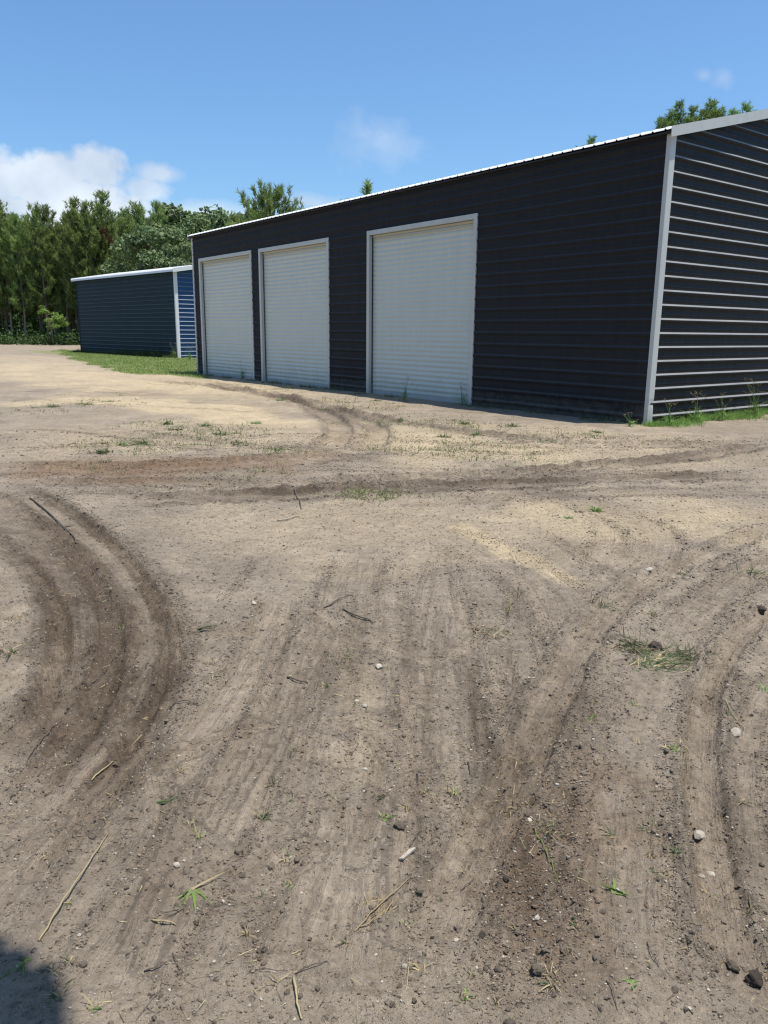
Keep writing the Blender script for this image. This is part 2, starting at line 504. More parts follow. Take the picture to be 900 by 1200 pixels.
for k in range(26):   # faint older streaks fanning out over the middle of the yard
    x0 = prs.uniform(300, 620); x1 = x0 + (x0 - 430) * 1.2 - prs.uniform(0, 230)
    y0 = prs.uniform(600, 800)
    track([(x0, y0), (x0 + (x1 - x0) * 0.3 + prs.normal(0, 12), y0 + 140), (x0 + (x1 - x0) * 0.65 + prs.normal(0, 12), y0 + 290), (x1, y0 + 430)], prs.uniform(0.012, 0.04), 0.006, 0.006, 0.003, 0, prs.uniform(0, 0.35), sand=prs.uniform(0, 0.1), rough=0.5, smooth=0.4)
for k in range(16):   # thin crossing prints with tread bars
    x0 = prs.uniform(-50, 900); y0 = prs.uniform(590, 1000)
    x1 = x0 + prs.uniform(-330, 330); y1 = y0 + prs.uniform(-60, 260)
    xm = (x0 + x1) / 2 + prs.normal(0, 50); ym = (y0 + y1) / 2 + prs.normal(0, 30)
    if min(y0, y1, ym) < 560: continue
    track([(x0, y0), (xm, ym), (x1, y1)], prs.uniform(0.03, 0.09), 0.014, 0.014, 0.003, 0.012, prs.uniform(0, 0.4), rough=0.7, smooth=0.3, period=prs.uniform(0.05, 0.08))
for k in range(30):   # and across the far half of the yard
    y0 = prs.uniform(450, 590); x0 = prs.uniform(-50, 500)
    dy = prs.uniform(5, 25) * (1 if y0 < 520 else prs.choice([-1, 0.3]))
    track([(x0, y0), (x0 + 130, y0 + dy * 0.45), (x0 + 260, y0 + dy * 0.8), (x0 + 400, y0 + dy)], prs.uniform(0.05, 0.16), 0.02, 0.025, 0.006, 0, prs.uniform(0.1, 0.5), sand=prs.uniform(0, 0.3), rough=0.8, smooth=0.4)
# right-hand smooth tyre track with crumbled sides
track([(930, 612), (840, 645), (760, 680), (700, 725), (662, 785), (630, 850), (590, 930), (545, 1030), (490, 1140), (455, 1230)], 0.095, 0.028, 0.035, 0.004, 0.008, 0.3, rough=1.0, steady=True)
track([(930, 645), (850, 690), (790, 745), (755, 810), (738, 900), (730, 1000), (735, 1110), (745, 1230)], 0.12, 0.022, 0.03, 0.005, 0.009, 0.3, rough=1.0)
track([(930, 700), (865, 745), (832, 800), (822, 880), (826, 960), (845, 1060), (868, 1140), (895, 1230)], 0.065, 0.026, 0.03, 0.006, 0.009, 0.4, rough=1.0, steady=True)
track([(930, 770), (886, 830), (874, 910), (884, 1000), (905, 1100)], 0.05, 0.028, 0.02, 0.004, 0.003, 0.45, rough=0.9)
stroke([(720, 790), (660, 900), (625, 1020), (610, 1120), (640, 1220)], 0.16, rough_m, 1.1, 6)
stroke([(690, 800), (650, 900), (615, 1020), (600, 1120), (620, 1220)], 0.12, dark_m, 0.4, 6)
stroke([(660, 1000), (680, 1100), (720, 1220)], 0.10, dark_m, 0.35, 6)
stroke([(800, 850), (790, 950), (800, 1050), (830, 1160)], 0.07, rough_m, 0.9, 6)
stroke([(350, 1130), (420, 1090), (500, 1060)], 0.05, rough_m, 0.8, 6)
stroke([(590, 700), (640, 740), (690, 720), (760, 690)], 0.1, rough_m, 0.9, 4)
stroke([(560, 780), (600, 830), (590, 900)], 0.1, rough_m, 0.5, 5)

# lawn strip in front of the blue shed
LAWN = [G(*q) for q in ((68, 410), (209, 418.5), (240, 422), (240, 443), (196, 440), (150, 436), (100, 424))]


def in_poly(x, y, P):
    r = np.zeros(x.shape, bool)
    j = len(P) - 1
    for i in range(len(P)):
        xi, yi = P[i]; xj, yj = P[j]
        c = ((yi > y) != (yj > y)) & (x < (xj - xi) * (y - yi) / (yj - yi + 1e-12) + xi)
        r ^= c
        j = i
    return r


jx = px_ + 0.7 * perlin(px_ / 1.7, py_ / 1.7, 60); jy = py_ + 1.2 * perlin(px_ / 1.7, py_ / 1.7, 61)
lawn_in = in_poly(jx, jy, LAWN)
green_m[lawn_in] = 1.0
# ground cover behind the buildings and under the trees
bx, by = 4.4464, 13.2135
YAW = -0.6467
gd = np.array([math.cos(YAW), -math.sin(YAW)]); wd = np.array([math.sin(YAW), math.cos(YAW)])
u_ = (px_ - bx) * gd[0] + (py_ - by) * gd[1]; v_ = (px_ - bx) * wd[0] + (py_ - by) * wd[1]
n4 = perlin(px_ / 3, py_ / 3, 62)
green_m = np.maximum(green_m, sstep(1.0, 2.5, u_ + n4) * sstep(20, 23, v_) * sstep(60, 52, py_))
green_m = np.maximum(green_m, sstep(-0.05, -0.25, v_ + 0.25 * perlin(px_ * 2, py_ * 2, 63) + 0.42) * 0)
green_m = np.maximum(green_m, sstep(83, 86, py_ + 0.12 * (px_ + 40) + 0.9 * n4) * 0.7)
green_m = np.maximum(green_m, sstep(30, 45, px_ + n4 * 3) * 0.9)
green_m = np.maximum(green_m, sstep(-5, -12, py_ + n4 * 2) * 0.6)
green_m = np.clip(green_m, 0, 1)

# crumbled soil relief
rg = np.clip(0.62 + 0.6 * perlin(px_ * 1.1, py_ * 1.1, 20) + 0.4 * perlin(px_ * 3.1, py_ * 3.1, 21), 0.25, 1.2)
rg = np.clip(rg * (1 - 0.6 * smooth_m) + 1.0 * np.clip(rough_m, 0, 1), 0, 1.7)
for L, A, sd in ((0.22, 0.009, 30), (0.12, 0.012, 31), (0.065, 0.0135, 32), (0.036, 0.011, 33)):
    n = np.abs(perlin(px_ / L + 0.3 * perlin(px_ / L * 0.5, py_ / L * 0.5, sd + 50), py_ / L, sd))
    H += A * (n - 0.3) * rg * fadeL(L)
# mid-field clumps the far mesh can carry
far = sstep(6, 12, py_) * sstep(60, 30, py_)
H += far * (1 - smooth_m) * 0.02 * np.clip(perlin(px_ / 0.35, py_ / 0.35, 40), -0.2, 1) * fadeL(0.35)
H += far * 0.02 * perlin(px_ / 0.8, py_ / 0.8, 41) * fadeL(0.8)
# keep the ground near zero along the building
wallnear = sstep(1.6, 0.3, np.maximum(-u_, 0) + np.maximum(-v_, 0)) * (v_ < 19.5)
H = H * (1 - 0.8 * wallnear)
dark_m = np.clip(dark_m, 0, 1.2); sand_m = np.clip(sand_m - 0.5 * dark_m, 0, 1); red_m = np.clip(red_m, 0, 1)
H[(u_ > 0.3) & (v_ > 0.3) & (v_ < 18)] = -0.02


def height_at(x, y):
    i = np.clip(np.searchsorted(AX, x) - 1, 0, len(AX) - 2); j = np.clip(np.searchsorted(AY, y) - 1, 0, len(AY) - 2)
    tx = (x - AX[i]) / (AX[i + 1] - AX[i]); ty = (y - AY[j]) / (AY[j + 1] - AY[j])
    h = H.reshape(GX.shape)
    return (h[j, i] * (1 - tx) + h[j, i + 1] * tx) * (1 - ty) + (h[j + 1, i] * (1 - tx) + h[j + 1, i + 1] * tx) * ty


def mask_at(arr, x, y):
    i = np.clip(np.searchsorted(AX, x), 0, len(AX) - 1); j = np.clip(np.searchsorted(AY, y), 0, len(AY) - 1)
    return arr.reshape(GX.shape)[j, i]


def ground_material():
    m, nt, b = new_mat('soil')
    tc = N(nt, 'ShaderNodeTexCoord'); P = tc.outputs['Object']
    at = lambda n: N(nt, 'ShaderNodeAttribute', attribute_name=n).outputs['Fac']
    n_big = noise(nt, P, 0.9, 5, 0.6)
    n_mid = noise(nt, P, 6, 6, 0.65)
    n_fine = noise(nt, P, 55, 5, 0.7)
    n_grit = noise(nt, P, 260, 3, 0.7)
    base = mixc(nt, ramp(nt, n_big, 0.35, 0.68), (0.272, 0.223, 0.17), (0.38, 0.315, 0.241))
    base = mixc(nt, ramp(nt, n_mid, 0.38, 0.72, 0, 0.75), base, (0.235, 0.19, 0.144))
    sand = mixc(nt, ramp(nt, n_mid, 0.3, 0.7), (0.5688, 0.4582, 0.2963), (0.4266, 0.3397, 0.2212))
    sm = mth(nt, 'MULTIPLY', at('sand'), ramp(nt, n_mid, 0.25, 0.6, 0.5, 1.1), clamp=True)
    c = mixc(nt, sm, base, sand)
    dk = mth(nt, 'MULTIPLY', at('dark'), ramp(nt, n_mid, 0.25, 0.65, 0.55, 1.05), clamp=True)
    c = mixc(nt, dk, c, (0.125, 0.094, 0.068))
    c = mixc(nt, mth(nt, 'MULTIPLY', at('red'), ramp(nt, n_mid, 0.3, 0.65, 0.5, 1.0), clamp=True), c, (0.225, 0.150, 0.096))
    c = mixc(nt, ramp(nt, at('streak'), 0.0, 1.4, 0, 0.3), c, mixc(nt, 1.0, c, (1.5, 1.47, 1.42), 'MULTIPLY'))
    c = mixc(nt, ramp(nt, at('streak'), 0.0, -1.4, 0, 0.6), c, mixc(nt, 1.0, c, (0.55, 0.53, 0.5), 'MULTIPLY'))
    # fine drag lines along each tyre pass
    cb = N(nt, 'ShaderNodeCombineXYZ')
    nt.links.new(at('td'), cb.inputs[0]); nt.links.new(mth(nt, 'MULTIPLY', at('ts'), 0.035), cb.inputs[1])
    drag = noise(nt, cb.outputs[0], 85, 4, 0.7)
    dw = mth(nt, 'MULTIPLY', at('tw'), 0.75)
    c = mixc(nt, mth(nt, 'MULTIPLY', ramp(nt, drag, 0.5, 0.68), dw), c, mixc(nt, 1.0, c, (1.22, 1.21, 1.2), 'MULTIPLY'))
    c = mixc(nt, mth(nt, 'MULTIPLY', ramp(nt, drag, 0.48, 0.32), dw), c, mixc(nt, 1.0, c, (0.56, 0.54, 0.52), 'MULTIPLY'))
    # blotches of loose dry dust and of damp fines
    n_bl = noise(nt, P, 2.6, 7, 0.72)
    c = mixc(nt, ramp(nt, n_bl, 0.52, 0.7, 0, 0.6), c, mixc(nt, 1.0, c, (1.42, 1.4, 1.36), 'MULTIPLY'))
    c = mixc(nt, ramp(nt, n_bl, 0.46, 0.3, 0, 0.6), c, mixc(nt, 1.0, c, (0.62, 0.59, 0.56), 'MULTIPLY'))
    n_c = noise(nt, P, 21, 6, 0.75)
    c = mixc(nt, ramp(nt, n_c, 0.52, 0.66, 0, 0.7), c, mixc(nt, 1.0, c, (0.6, 0.58, 0.55), 'MULTIPLY'))
    c = mixc(nt, ramp(nt, n_c, 0.46, 0.32, 0, 0.75), c, mixc(nt, 1.0, c, (1.35, 1.33, 1.3), 'MULTIPLY'))
    # green film of sprouts and lawn soil
    gn = ramp(nt, noise(nt, P, 2.2, 6, 0.7), 0.3, 0.62, 0.45, 1.0)
    grass = mixc(nt, ramp(nt, n_mid, 0.3, 0.7), (0.1343, 0.1659, 0.0474), (0.2212, 0.2528, 0.0869))
    c = mixc(nt, mth(nt, 'MULTIPLY', at('green'), gn, clamp=True), c, grass)
    # crumb speckle: dark crumbs, pale grit
    c = mixc(nt, ramp(nt, n_fine, 0.5, 0.72, 0, 0.55), c, mixc(nt, 1.0, c, (0.55, 0.53, 0.52), 'MULTIPLY'))
    c = mixc(nt, ramp(nt, n_grit, 0.52, 0.75, 0, 0.5), c, mixc(nt, 1.0, c, (1.45, 1.42, 1.38), 'MULTIPLY'))
    vo = N(nt, 'ShaderNodeTexVoronoi'); vo.inputs['Scale'].default_value = 95
    nt.links.new(P, vo.inputs['Vector'])
    sepc = N(nt, 'ShaderNodeSeparateColor'); nt.links.new(vo.outputs['Color'], sepc.inputs[0])
    peb = mth(nt, 'MULTIPLY', mth(nt, 'GREATER_THAN', sepc.outputs[0], 0.925), ramp(nt, vo.outputs['Distance'], 0.34, 0.26))
    c = mixc(nt, mth(nt, 'MULTIPLY', peb, 0.8), c, (0.4345, 0.3871, 0.3160))
    vo2 = N(nt, 'ShaderNodeTexVoronoi'); vo2.inputs['Scale'].default_value = 42
    nt.links.new(P, vo2.inputs['Vector'])
    sep2 = N(nt, 'ShaderNodeSeparateColor'); nt.links.new(vo2.outputs['Color'], sep2.inputs[0])
    crumb = mth(nt, 'MULTIPLY', mth(nt, 'GREATER_THAN', sep2.outputs[1], 0.86), ramp(nt, vo2.outputs['Distance'], 0.42, 0.2))
    c = mixc(nt, mth(nt, 'MULTIPLY', crumb, 0.35), c, (0.0948, 0.0727, 0.0553))
    nt.links.new(c, b.inputs['Base Color'])
    b.inputs['Roughness'].default_value = 0.95
    b.inputs['Specular IOR Level'].default_value = 0.15
    hgt = mth(nt, 'ADD', mth(nt, 'MULTIPLY', n_fine, 1.0), mth(nt, 'MULTIPLY', n_grit, 0.35))
    hgt = mth(nt, 'ADD', hgt, mth(nt, 'MULTIPLY', peb, 0.6))
    hgt = mth(nt, 'ADD', hgt, mth(nt, 'MULTIPLY', crumb, 0.8))
    hgt = mth(nt, 'ADD', hgt, mth(nt, 'MULTIPLY', mth(nt, 'MULTIPLY', drag, at('tw')), 0.9))
    soft = at('smooth')
    bp = N(nt, 'ShaderNodeBump'); bp.inputs['Distance'].default_value = 0.024
    nt.links.new(ramp(nt, soft, 0, 1, 0.85, 0.75), bp.inputs['Strength'])
    nt.links.new(hgt, bp.inputs['Height'])
    # far coarse bump
    bp2 = N(nt, 'ShaderNodeBump'); bp2.inputs['Distance'].default_value = 0.06; bp2.inputs['Strength'].default_value = 0.7
    nt.links.new(n_mid, bp2.inputs['Height'])
    nt.links.new(bp2.outputs[0], bp.inputs['Normal'])
    nt.links.new(bp.outputs[0], b.inputs['Normal'])
    return m


M['soil'] = ground_material()
ny, nx = GX.shape
ii = (np.arange(ny - 1)[:, None] * nx + np.arange(nx - 1)[None, :]).ravel()
GF = np.stack([ii, ii + 1, ii + nx + 1, ii + nx], 1)
ground = np_mesh('ground', np.stack([px_, py_, H], 1), GF, M['soil'], True,
                 attrs=dict(sand=sand_m, red=red_m, dark=dark_m, green=green_m, smooth=smooth_m, streak=np.clip(streak_m, -2, 2), td=td_m, ts=ts_m, tw=tw_m))
tag(ground, 'bare graded dirt yard criss-crossed by tyre tracks', None, None, 'structure')


# ------------------------------------------------------------------ metal buildings
def rib_profile(z0, z1, phase=0.0, pitch=0.2286, hgt=0.026):
    """(offset, z) polyline of horizontally laid ribbed sheet from z0 to z1"""
    one = [(-0.048, 0.0), (-0.044, 0.001), (-0.040, 0.004), (-0.018, hgt - 0.004), (-0.0145, hgt - 0.001), (-0.010, hgt),
           (0.008, hgt), (0.012, hgt - 0.001), (0.015, hgt - 0.004), (0.037, 0.004), (0.041, 0.001), (0.045, 0.0),
           (0.085, 0.0), (0.090, 0.003), (0.095, 0.0045), (0.100, 0.003), (0.105, 0.0)]
    pts = []
    k = math.floor((z0 - phase) / pitch) - 1
    while phase + k * pitch < z1 + 0.2:
        for dz, o in one:
            pts.append((o, phase + k * pitch + dz))
        k += 1
    pts.sort(key=lambda p: p[1])
    res = []
    for (o0, a), (o1, b) in zip(pts[:-1], pts[1:]):
        for zc in (z0, z1):
            if a < zc <= b:
                t = (zc - a) / (b - a)
                res.append((o0 + (o1 - o0) * t, zc))
        if z0 < b < z1:
            res.append((o1, b))
    res.sort(key=lambda p: p[1])
    return res


def rib_strip(mb, fn, s0, s1, z0, z1, phase, ztop=None, mat=0):
    """fn(s, offset, z) -> point; ztop(s): sloped upper cut"""
    if ztop is None:
        pr = rib_profile(z0, z1, phase)
        v = [fn(s0, o, z) for o, z in pr] + [fn(s1, o, z) for o, z in pr]
        n = len(pr)
        mb.add(v, [(i, n + i, n + i + 1, i + 1) for i in range(n - 1)], mat, True)
    else:
        # long profile, each course cut by the rake line z = z0r + k*s
        ztops = ztop
        pr = rib_profile(z0, max(ztops(s0), ztops(s1)) , phase)
        n = len(pr)
        ks = (ztops(s1) - ztops(s0)) / (s1 - s0)

        def clampS(z):
            if ks >= 0:
                sm = s0 + max(0.0, (z - ztops(s0)) / ks) if ks > 0 else s0
                return min(sm, s1), s1
            sm = s1 - max(0.0, (z - ztops(s1)) / -ks)
            return s0, max(sm, s0)
        v = []
        for o, z in pr:
            a, b_ = clampS(z)
            v += [fn(a, o, z), fn(b_, o, z)]
        mb.add(v, [(2 * i, 2 * i + 1, 2 * i + 3, 2 * i + 2) for i in range(n - 1)], mat, True)


def main_building():
    root = empty('metal_building', (bx, by, 0), math.atan2(gd[1], gd[0]))
    tag(root, 'long black ribbed metal building with three pale roll-up doors', 'building')
    L, W, Hh, pitch = 18.38, 9.6, 4.61, 0.245
    ph = 0.13
    doors = [(4.30, 8.13, 3.86), (9.82, 13.62, 3.86), (14.09, 17.88, 3.86)]
    long_ = lambda s, o, z: (-o, s, z)
    gab = lambda s, o, z: (s, -o, z)
    # long front wall: piers between doors, then the band over the doors
    mb = MB()
    edges = [0.02] + [q for d in doors for q in (d[0] + 0.01, d[1] - 0.01)] + [L - 0.02]
    for a, b in zip(edges[0::2], edges[1::2]):
        rib_strip(mb, long_, a, b, -0.15, 3.86, ph)
    rib_strip(mb, long_, 0.02, 9.0, 3.86, Hh, ph)
    rib_strip(mb, lambda s, o, z: (-o - 0.004, s, z), 8.96, L - 0.02, 3.86, Hh, ph)
    o = mb.build('wall', M['black'], root)
    o['label'] = 'long shaded front wall pierced by three doors'
    # gable wall, two halves
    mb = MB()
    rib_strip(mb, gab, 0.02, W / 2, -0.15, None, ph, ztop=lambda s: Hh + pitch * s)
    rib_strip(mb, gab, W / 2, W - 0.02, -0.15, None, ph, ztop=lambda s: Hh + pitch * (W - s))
    o = mb.build('wall', M['sunlit_black'], root)
    o['label'] = 'gable wall with sun highlights painted pale on its ribs'
    mb = MB()
    rib_strip(mb, lambda s, o, z: (s, L + o, z), 0.02, W / 2, -0.15, None, ph, ztop=lambda s: Hh + pitch * s)
    rib_strip(mb, lambda s, o, z: (s, L + o, z), W / 2, W - 0.02, -0.15, None, ph, ztop=lambda s: Hh + pitch * (W - s))
    rib_strip(mb, lambda s, o, z: (W + o, s, z), 0.02, L - 0.02, -0.15, Hh, ph)
    o = mb.build('wall', M['black'], root)
    o['label'] = 'plain rear walls'
    # roof: ribbed sheet, ribs run down the slope
    oh, og = 0.10, 0.09
    def roofz(x): return Hh + 0.055 + pitch * min(x, W - x)
    prof = []
    y = -og
    rp = 0.2286
    k = 0
    while y < L + og:
        for dy, h in ((0, 0), (0.08, 0), (0.092, 0.016), (0.112, 0.016), (0.124, 0)):
            if y + dy < L + og: prof.append((y + dy, h))
        y += rp
    prof.append((L + og, 0))
    mb = MB()
    xs = [-oh - 0.035, -oh, W / 2, W + oh, W + oh + 0.035]
    zs = [Hh + 0.055 - pitch * oh - 0.03, Hh + 0.055 - pitch * oh, roofz(W / 2), Hh + 0.055 - pitch * oh, Hh + 0.055 - pitch * oh - 0.03]
    n = len(prof)
    v = []
    for x, z in zip(xs, zs):
        e = 1.0
        for yy, h in prof:
            v.append((x - (h * 0.6 if x < 0 else 0), yy, z + h * e))
    f = []
    for i in range(len(xs) - 1):
        for j in range(n - 1):
            f.append((i * n + j, (i + 1) * n + j, (i + 1) * n + j + 1, i * n + j + 1))
    mb.add(v, f)
    roof = mb.build('roof', M['roofwhite'], root)
    mb = MB()  # soffit closing the overhang
    mb.box(-oh - 0.01, -0.03, -og + 0.01, L + og - 0.01, Hh - 0.045, Hh - 0.02)
    mb.box(W + 0.03, W + oh + 0.01, -og + 0.01, L + og - 0.01, Hh - 0.045, Hh - 0.02)
    mb.build('soffit', M['dark'], roof)
    # rake trims
    for y0, y1 in ((-og - 0.012, -og), (L + og, L + og + 0.012)):
        mb = MB()
        a = (-oh - 0.03); zb = Hh + 0.055 - pitch * oh
        for xa, xb, za, zbq in ((a, W / 2, zb - 0.012, roofz(W / 2) + 0.02), (W / 2, W + oh + 0.03, roofz(W / 2) + 0.02, zb - 0.012)):
            d = 0.135
            v = [(xa, y0, za - d), (xb, y0, zbq - d), (xb, y0, zbq + 0.022), (xa, y0, za + 0.022), (xa, y1, za - d), (xb, y1, zbq - d), (xb, y1, zbq + 0.022), (xa, y1, za + 0.022)]
            mb.add(v, [(0, 1, 2, 3), (7, 6, 5, 4), (0, 4, 5, 1), (3, 2, 6, 7), (0, 3, 7, 4), (1, 5, 6, 2)])
            # return leg back to the wall and hem
            w = 0.075 if y0 < 0 else -0.075
            yy0, yy1 = sorted((y1 if y0 < 0 else y0, (y1 if y0 < 0 else y0) + w))
            v = [(xa, yy0, za - d), (xb, yy0, zbq - d), (xb, yy1, zbq - d), (xa, yy1, za - d), (xa, yy0, za - d + 0.006), (xb, yy0, zbq - d + 0.006), (xb, yy1, zbq - d + 0.006), (xa, yy1, za - d + 0.006)]
            mb.add(v, [(0, 1, 2, 3), (7, 6, 5, 4), (0, 4, 5, 1), (1, 5, 6, 2), (2, 6, 7, 3), (3, 7, 4, 0)])
        mb.build('rake_trim', M['white'], root)
    # corner trims (folded angle), the near one dented low down
    for (x, y, sx, sy, wl) in ((0, 0, -1, -1, 0.045), (0, L, -1, 1, 0.07), (W, 0, 1, -1, 0.05), (W, L, 1, 1, 0.05)):
        mb = MB()
        t = 0.03
        X0, X1 = sorted((x + sx * t, x - sx * 0.115)); 
        ya, yb = sorted((y + sy * (t - 0.004), y + sy * t))
        zs_ = [-0.12, 0.18, 0.27, 0.33, 0.38, 0.45, 1.2, 2.4, 3.6, Hh - 0.03]
        dent = [0, 0, 0.003, 0.009, 0.006, 0, 0, 0, 0, 0] if (x == 0 and y == 0) else [0] * 10
        v = []
        # outline around the angle at each height
        for z, dn in zip(zs_, dent):
            c0 = (x + sx * t, y + sy * t)
            v += [(x - sx * 0.115, y + sy * (t - dn), z), (x + sx * (t - 0.012), y + sy * (t - 0.3 * dn), z), (c0[0] - sx * 0.003, y + sy * (t - 0.003 - dn), z), (c0[0] - sx * dn * 0.5, y + sy * (t - 0.012), z), (c0[0], y - sy * wl, z), (x + sx * 0.004, y - sy * wl, z), (x - sx * 0.115, y + sy * 0.004, z)]
        m_ = 7
        f = []
        for i in range(len(zs_) - 1):
            for j in range(m_):
                f.append((i * m_ + j, i * m_ + (j + 1) % m_, (i + 1) * m_ + (j + 1) % m_, (i + 1) * m_ + j))
        f.append(tuple(range(m_))); f.append(tuple((len(zs_) - 1) * m_ + j for j in range(m_))[::-1])
        mb.add(v, f)
        o = mb.build('corner_trim', M['white'], root)
        if x == 0 and y == 0: o['label'] = 'near corner trim dented near the ground'
    for ya, yb in ((0.03, 4.28), (8.15, 9.8), (13.64, 14.07), (17.9, L - 0.03)):
        mb = MB(); mb.box(-0.012, -0.004, ya, yb, -0.12, 0.045); mb.build('base_rail', M['black'], root)
    mb = MB(); mb.box(0.12, W - 0.12, -0.012, -0.004, -0.12, 0.045); mb.build('base_rail', M['black'], root)
    # roll-up doors
    for di, (a, b, zt) in enumerate(doors):
        fw = 0.105
        rec = 0.10
        ia, ib, it = a + fw, b - fw, zt - fw
        # corrugated curtain
        per = 0.111
        pts = []
        z = 0.06
        nper = int((it + 0.05 - z) / per) + 1
        for k in range(nper * 8 + 1):
            zz = z + k * per / 8
            if zz > it + 0.05: break
            w_ = 0.5 - 0.5 * math.cos(2 * math.pi * k / 8)
            pts.append((rec - 0.021 * (w_ ** 0.7), zz))
        mb = MB()
        n = len(pts)
        v = [(o_, ia - 0.03, z_) for o_, z_ in pts] + [(o_, ib + 0.03, z_) for o_, z_ in pts]
        mb.add(v, [(i, i + 1, n + i + 1, n + i) for i in range(n - 1)], 0, True)
        dr = mb.build('roll_up_door', M['door'], root)
        dr['label'] = ['pale grey roll-up door nearest the gable', 'pale grey middle roll-up door', 'pale grey roll-up door at the far end'][di]
        # frame with reveals, header box lip
        mb = MB()
        face = -0.034
        mb.box(face, -0.001, a, ia, -0.1, zt)
        mb.box(-0.0005, rec + 0.03, ia - 0.045, ia - 0.0, -0.1, it)
        mb.box(face, -0.001, ib, b, -0.1, zt)
        mb.box(-0.0005, rec + 0.03, ib, ib + 0.045, -0.1, it)
        mb.box(face, -0.001, ia + 0.001, ib - 0.001, it, zt - 0.001)
        mb.box(-0.0005, rec - 0.04, ia, ib, it + 0.004, it + 0.02)
        fr = mb.build('door_frame', M['white'], dr, 0.004)
        mb = MB()
        mb.box(rec - 0.05, rec - 0.022, ia + 0.03, ib - 0.03, it - 0.055, it - 0.004)
        mb.box(rec - 0.038, rec - 0.021, ia + 0.03, ib - 0.03, it - 0.125, it - 0.095)
        mb.build('bounce_strip', M['beige'], dr, 0.008)  # beige strips added to paint light bounced off the ground
        for ga, gb in ((ia + 0.001, ia + 0.022), (ib - 0.022, ib - 0.001)):   # dark guide slots at the curtain's edges
            mb = MB(); mb.box(rec - 0.045, rec - 0.03, ga, gb, 0.0, it); mb.build('guide_track', M['dark'], dr)
        mb = MB()
        mb.box(rec - 0.03, rec + 0.012, ia + 0.023, ib - 0.023, -0.05, 0.075)
        mb.build('bottom_bar', M['galv'], dr, 0.003)
    # dark interior backing keeps light from leaking through gaps
    mb = MB()
    mb.box(0.3, W - 0.3, 0.3, L - 0.3, -0.1, 0.02)
    mb.build('floor_slab', M['galv'], root)
    return root


def blue_shed():
    A, B = G(209, 420), G(93, 413)
    d = (B - A); L = float(np.hypot(*d)); d = d / L; L -= 0.35
    rz = math.atan2(d[1], d[0]) - math.pi / 2
    root = empty('storage_shed', (A[0], A[1], 0), rz)
    tag(root, 'blue and slate metal shed with a white roof beyond the grass strip', 'shed')
    W, Hh, pitch = 6.4, 4.66, 0.17
    ph = 0.12
    mb = MB()
    rib_strip(mb, lambda s, o, z: (-o, s, z), 0.02, L - 0.02, -0.15, Hh, ph)
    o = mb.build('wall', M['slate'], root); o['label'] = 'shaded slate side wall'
    for y, sg in ((0, -1), (L, 1)):
        mb = MB()
        rib_strip(mb, lambda s, o, z: (s, y + sg * o, z), 0.02, W / 2, -0.15, None, ph, ztop=lambda s: Hh + pitch * s)
        rib_strip(mb, lambda s, o, z: (s, y + sg * o, z), W / 2, W - 0.02, -0.15, None, ph, ztop=lambda s: Hh + pitch * (W - s))
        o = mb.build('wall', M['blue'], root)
        o['label'] = 'bright blue sunlit end wall' if y == 0 else 'far end wall'
    mb = MB()
    rib_strip(mb, lambda s, o, z: (W + o, s, z), 0.02, L - 0.02, -0.15, Hh, ph)
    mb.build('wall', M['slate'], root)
    oh, og = 0.16, 0.27
    mb = MB()
    # smooth lapped roof sheets turned down at the eaves
    xs = [-oh - 0.06, -oh - 0.045, -oh, W / 2, W + oh, W + oh + 0.045, W + oh + 0.06]
    zr = lambda x: Hh + 0.07 + pitch * min(x, W - x)
    zs = [zr(-oh) - 0.17, zr(-oh) - 0.06, zr(-oh), zr(W / 2), zr(-oh), zr(-oh) - 0.06, zr(-oh) - 0.17]
    v = [(x, -og, z) for x, z in zip(xs, zs)] + [(x, L + og, z) for x, z in zip(xs, zs)]
    n = len(xs)
    mb.add(v, [(i, i + 1, n + i + 1, n + i) for i in range(n - 1)])
    mb.box(-oh, W + oh, -og + 0.01, -0.03, Hh - 0.06, Hh - 0.05) if False else None
    roof = mb.build('roof', M['roofwhite'], root)
    for y0, y1 in ((-og - 0.012, -og), (L + og, L + og + 0.012)):
        mb = MB()
        for xa, xb in ((-oh - 0.06, W / 2), (W / 2, W + oh + 0.06)):
            za, zb = zr(xa) - 0.005, zr(xb) - 0.005
            dd = 0.19
            v = [(xa, y0, za - dd), (xb, y0, zb - dd), (xb, y0, zb + 0.02), (xa, y0, za + 0.02), (xa, y1, za - dd), (xb, y1, zb - dd), (xb, y1, zb + 0.02), (xa, y1, za + 0.02)]
            mb.add(v, [(0, 1, 2, 3), (7, 6, 5, 4), (0, 4, 5, 1), (3, 2, 6, 7), (0, 3, 7, 4), (1, 5, 6, 2)])
        mb.build('rake_trim', M['roofwhite'], root)
    for (x, y, sx, sy) in ((0, 0, -1, -1), (0, L, -1, 1), (W, 0, 1, -1), (W, L, 1, 1)):
        mb = MB()
        X = sorted((x + sx * 0.032, x - sx * 0.15)); Y = sorted((y + sy * 0.032, y + sy * 0.004))
        mb.box(X[0], X[1], Y[0], Y[1], -0.1, Hh - 0.02)
        X = sorted((x + sx * 0.033, x + sx * 0.004)); Y = sorted((y + sy * 0.0035, y - sy * 0.06))
        mb.box(X[0], X[1], Y[0], Y[1], -0.1, Hh - 0.021)
        mb.build('corner_trim', M['roofwhite'] if y == 0 else M['slate'], root)
    return root


main_building()
blue_shed()


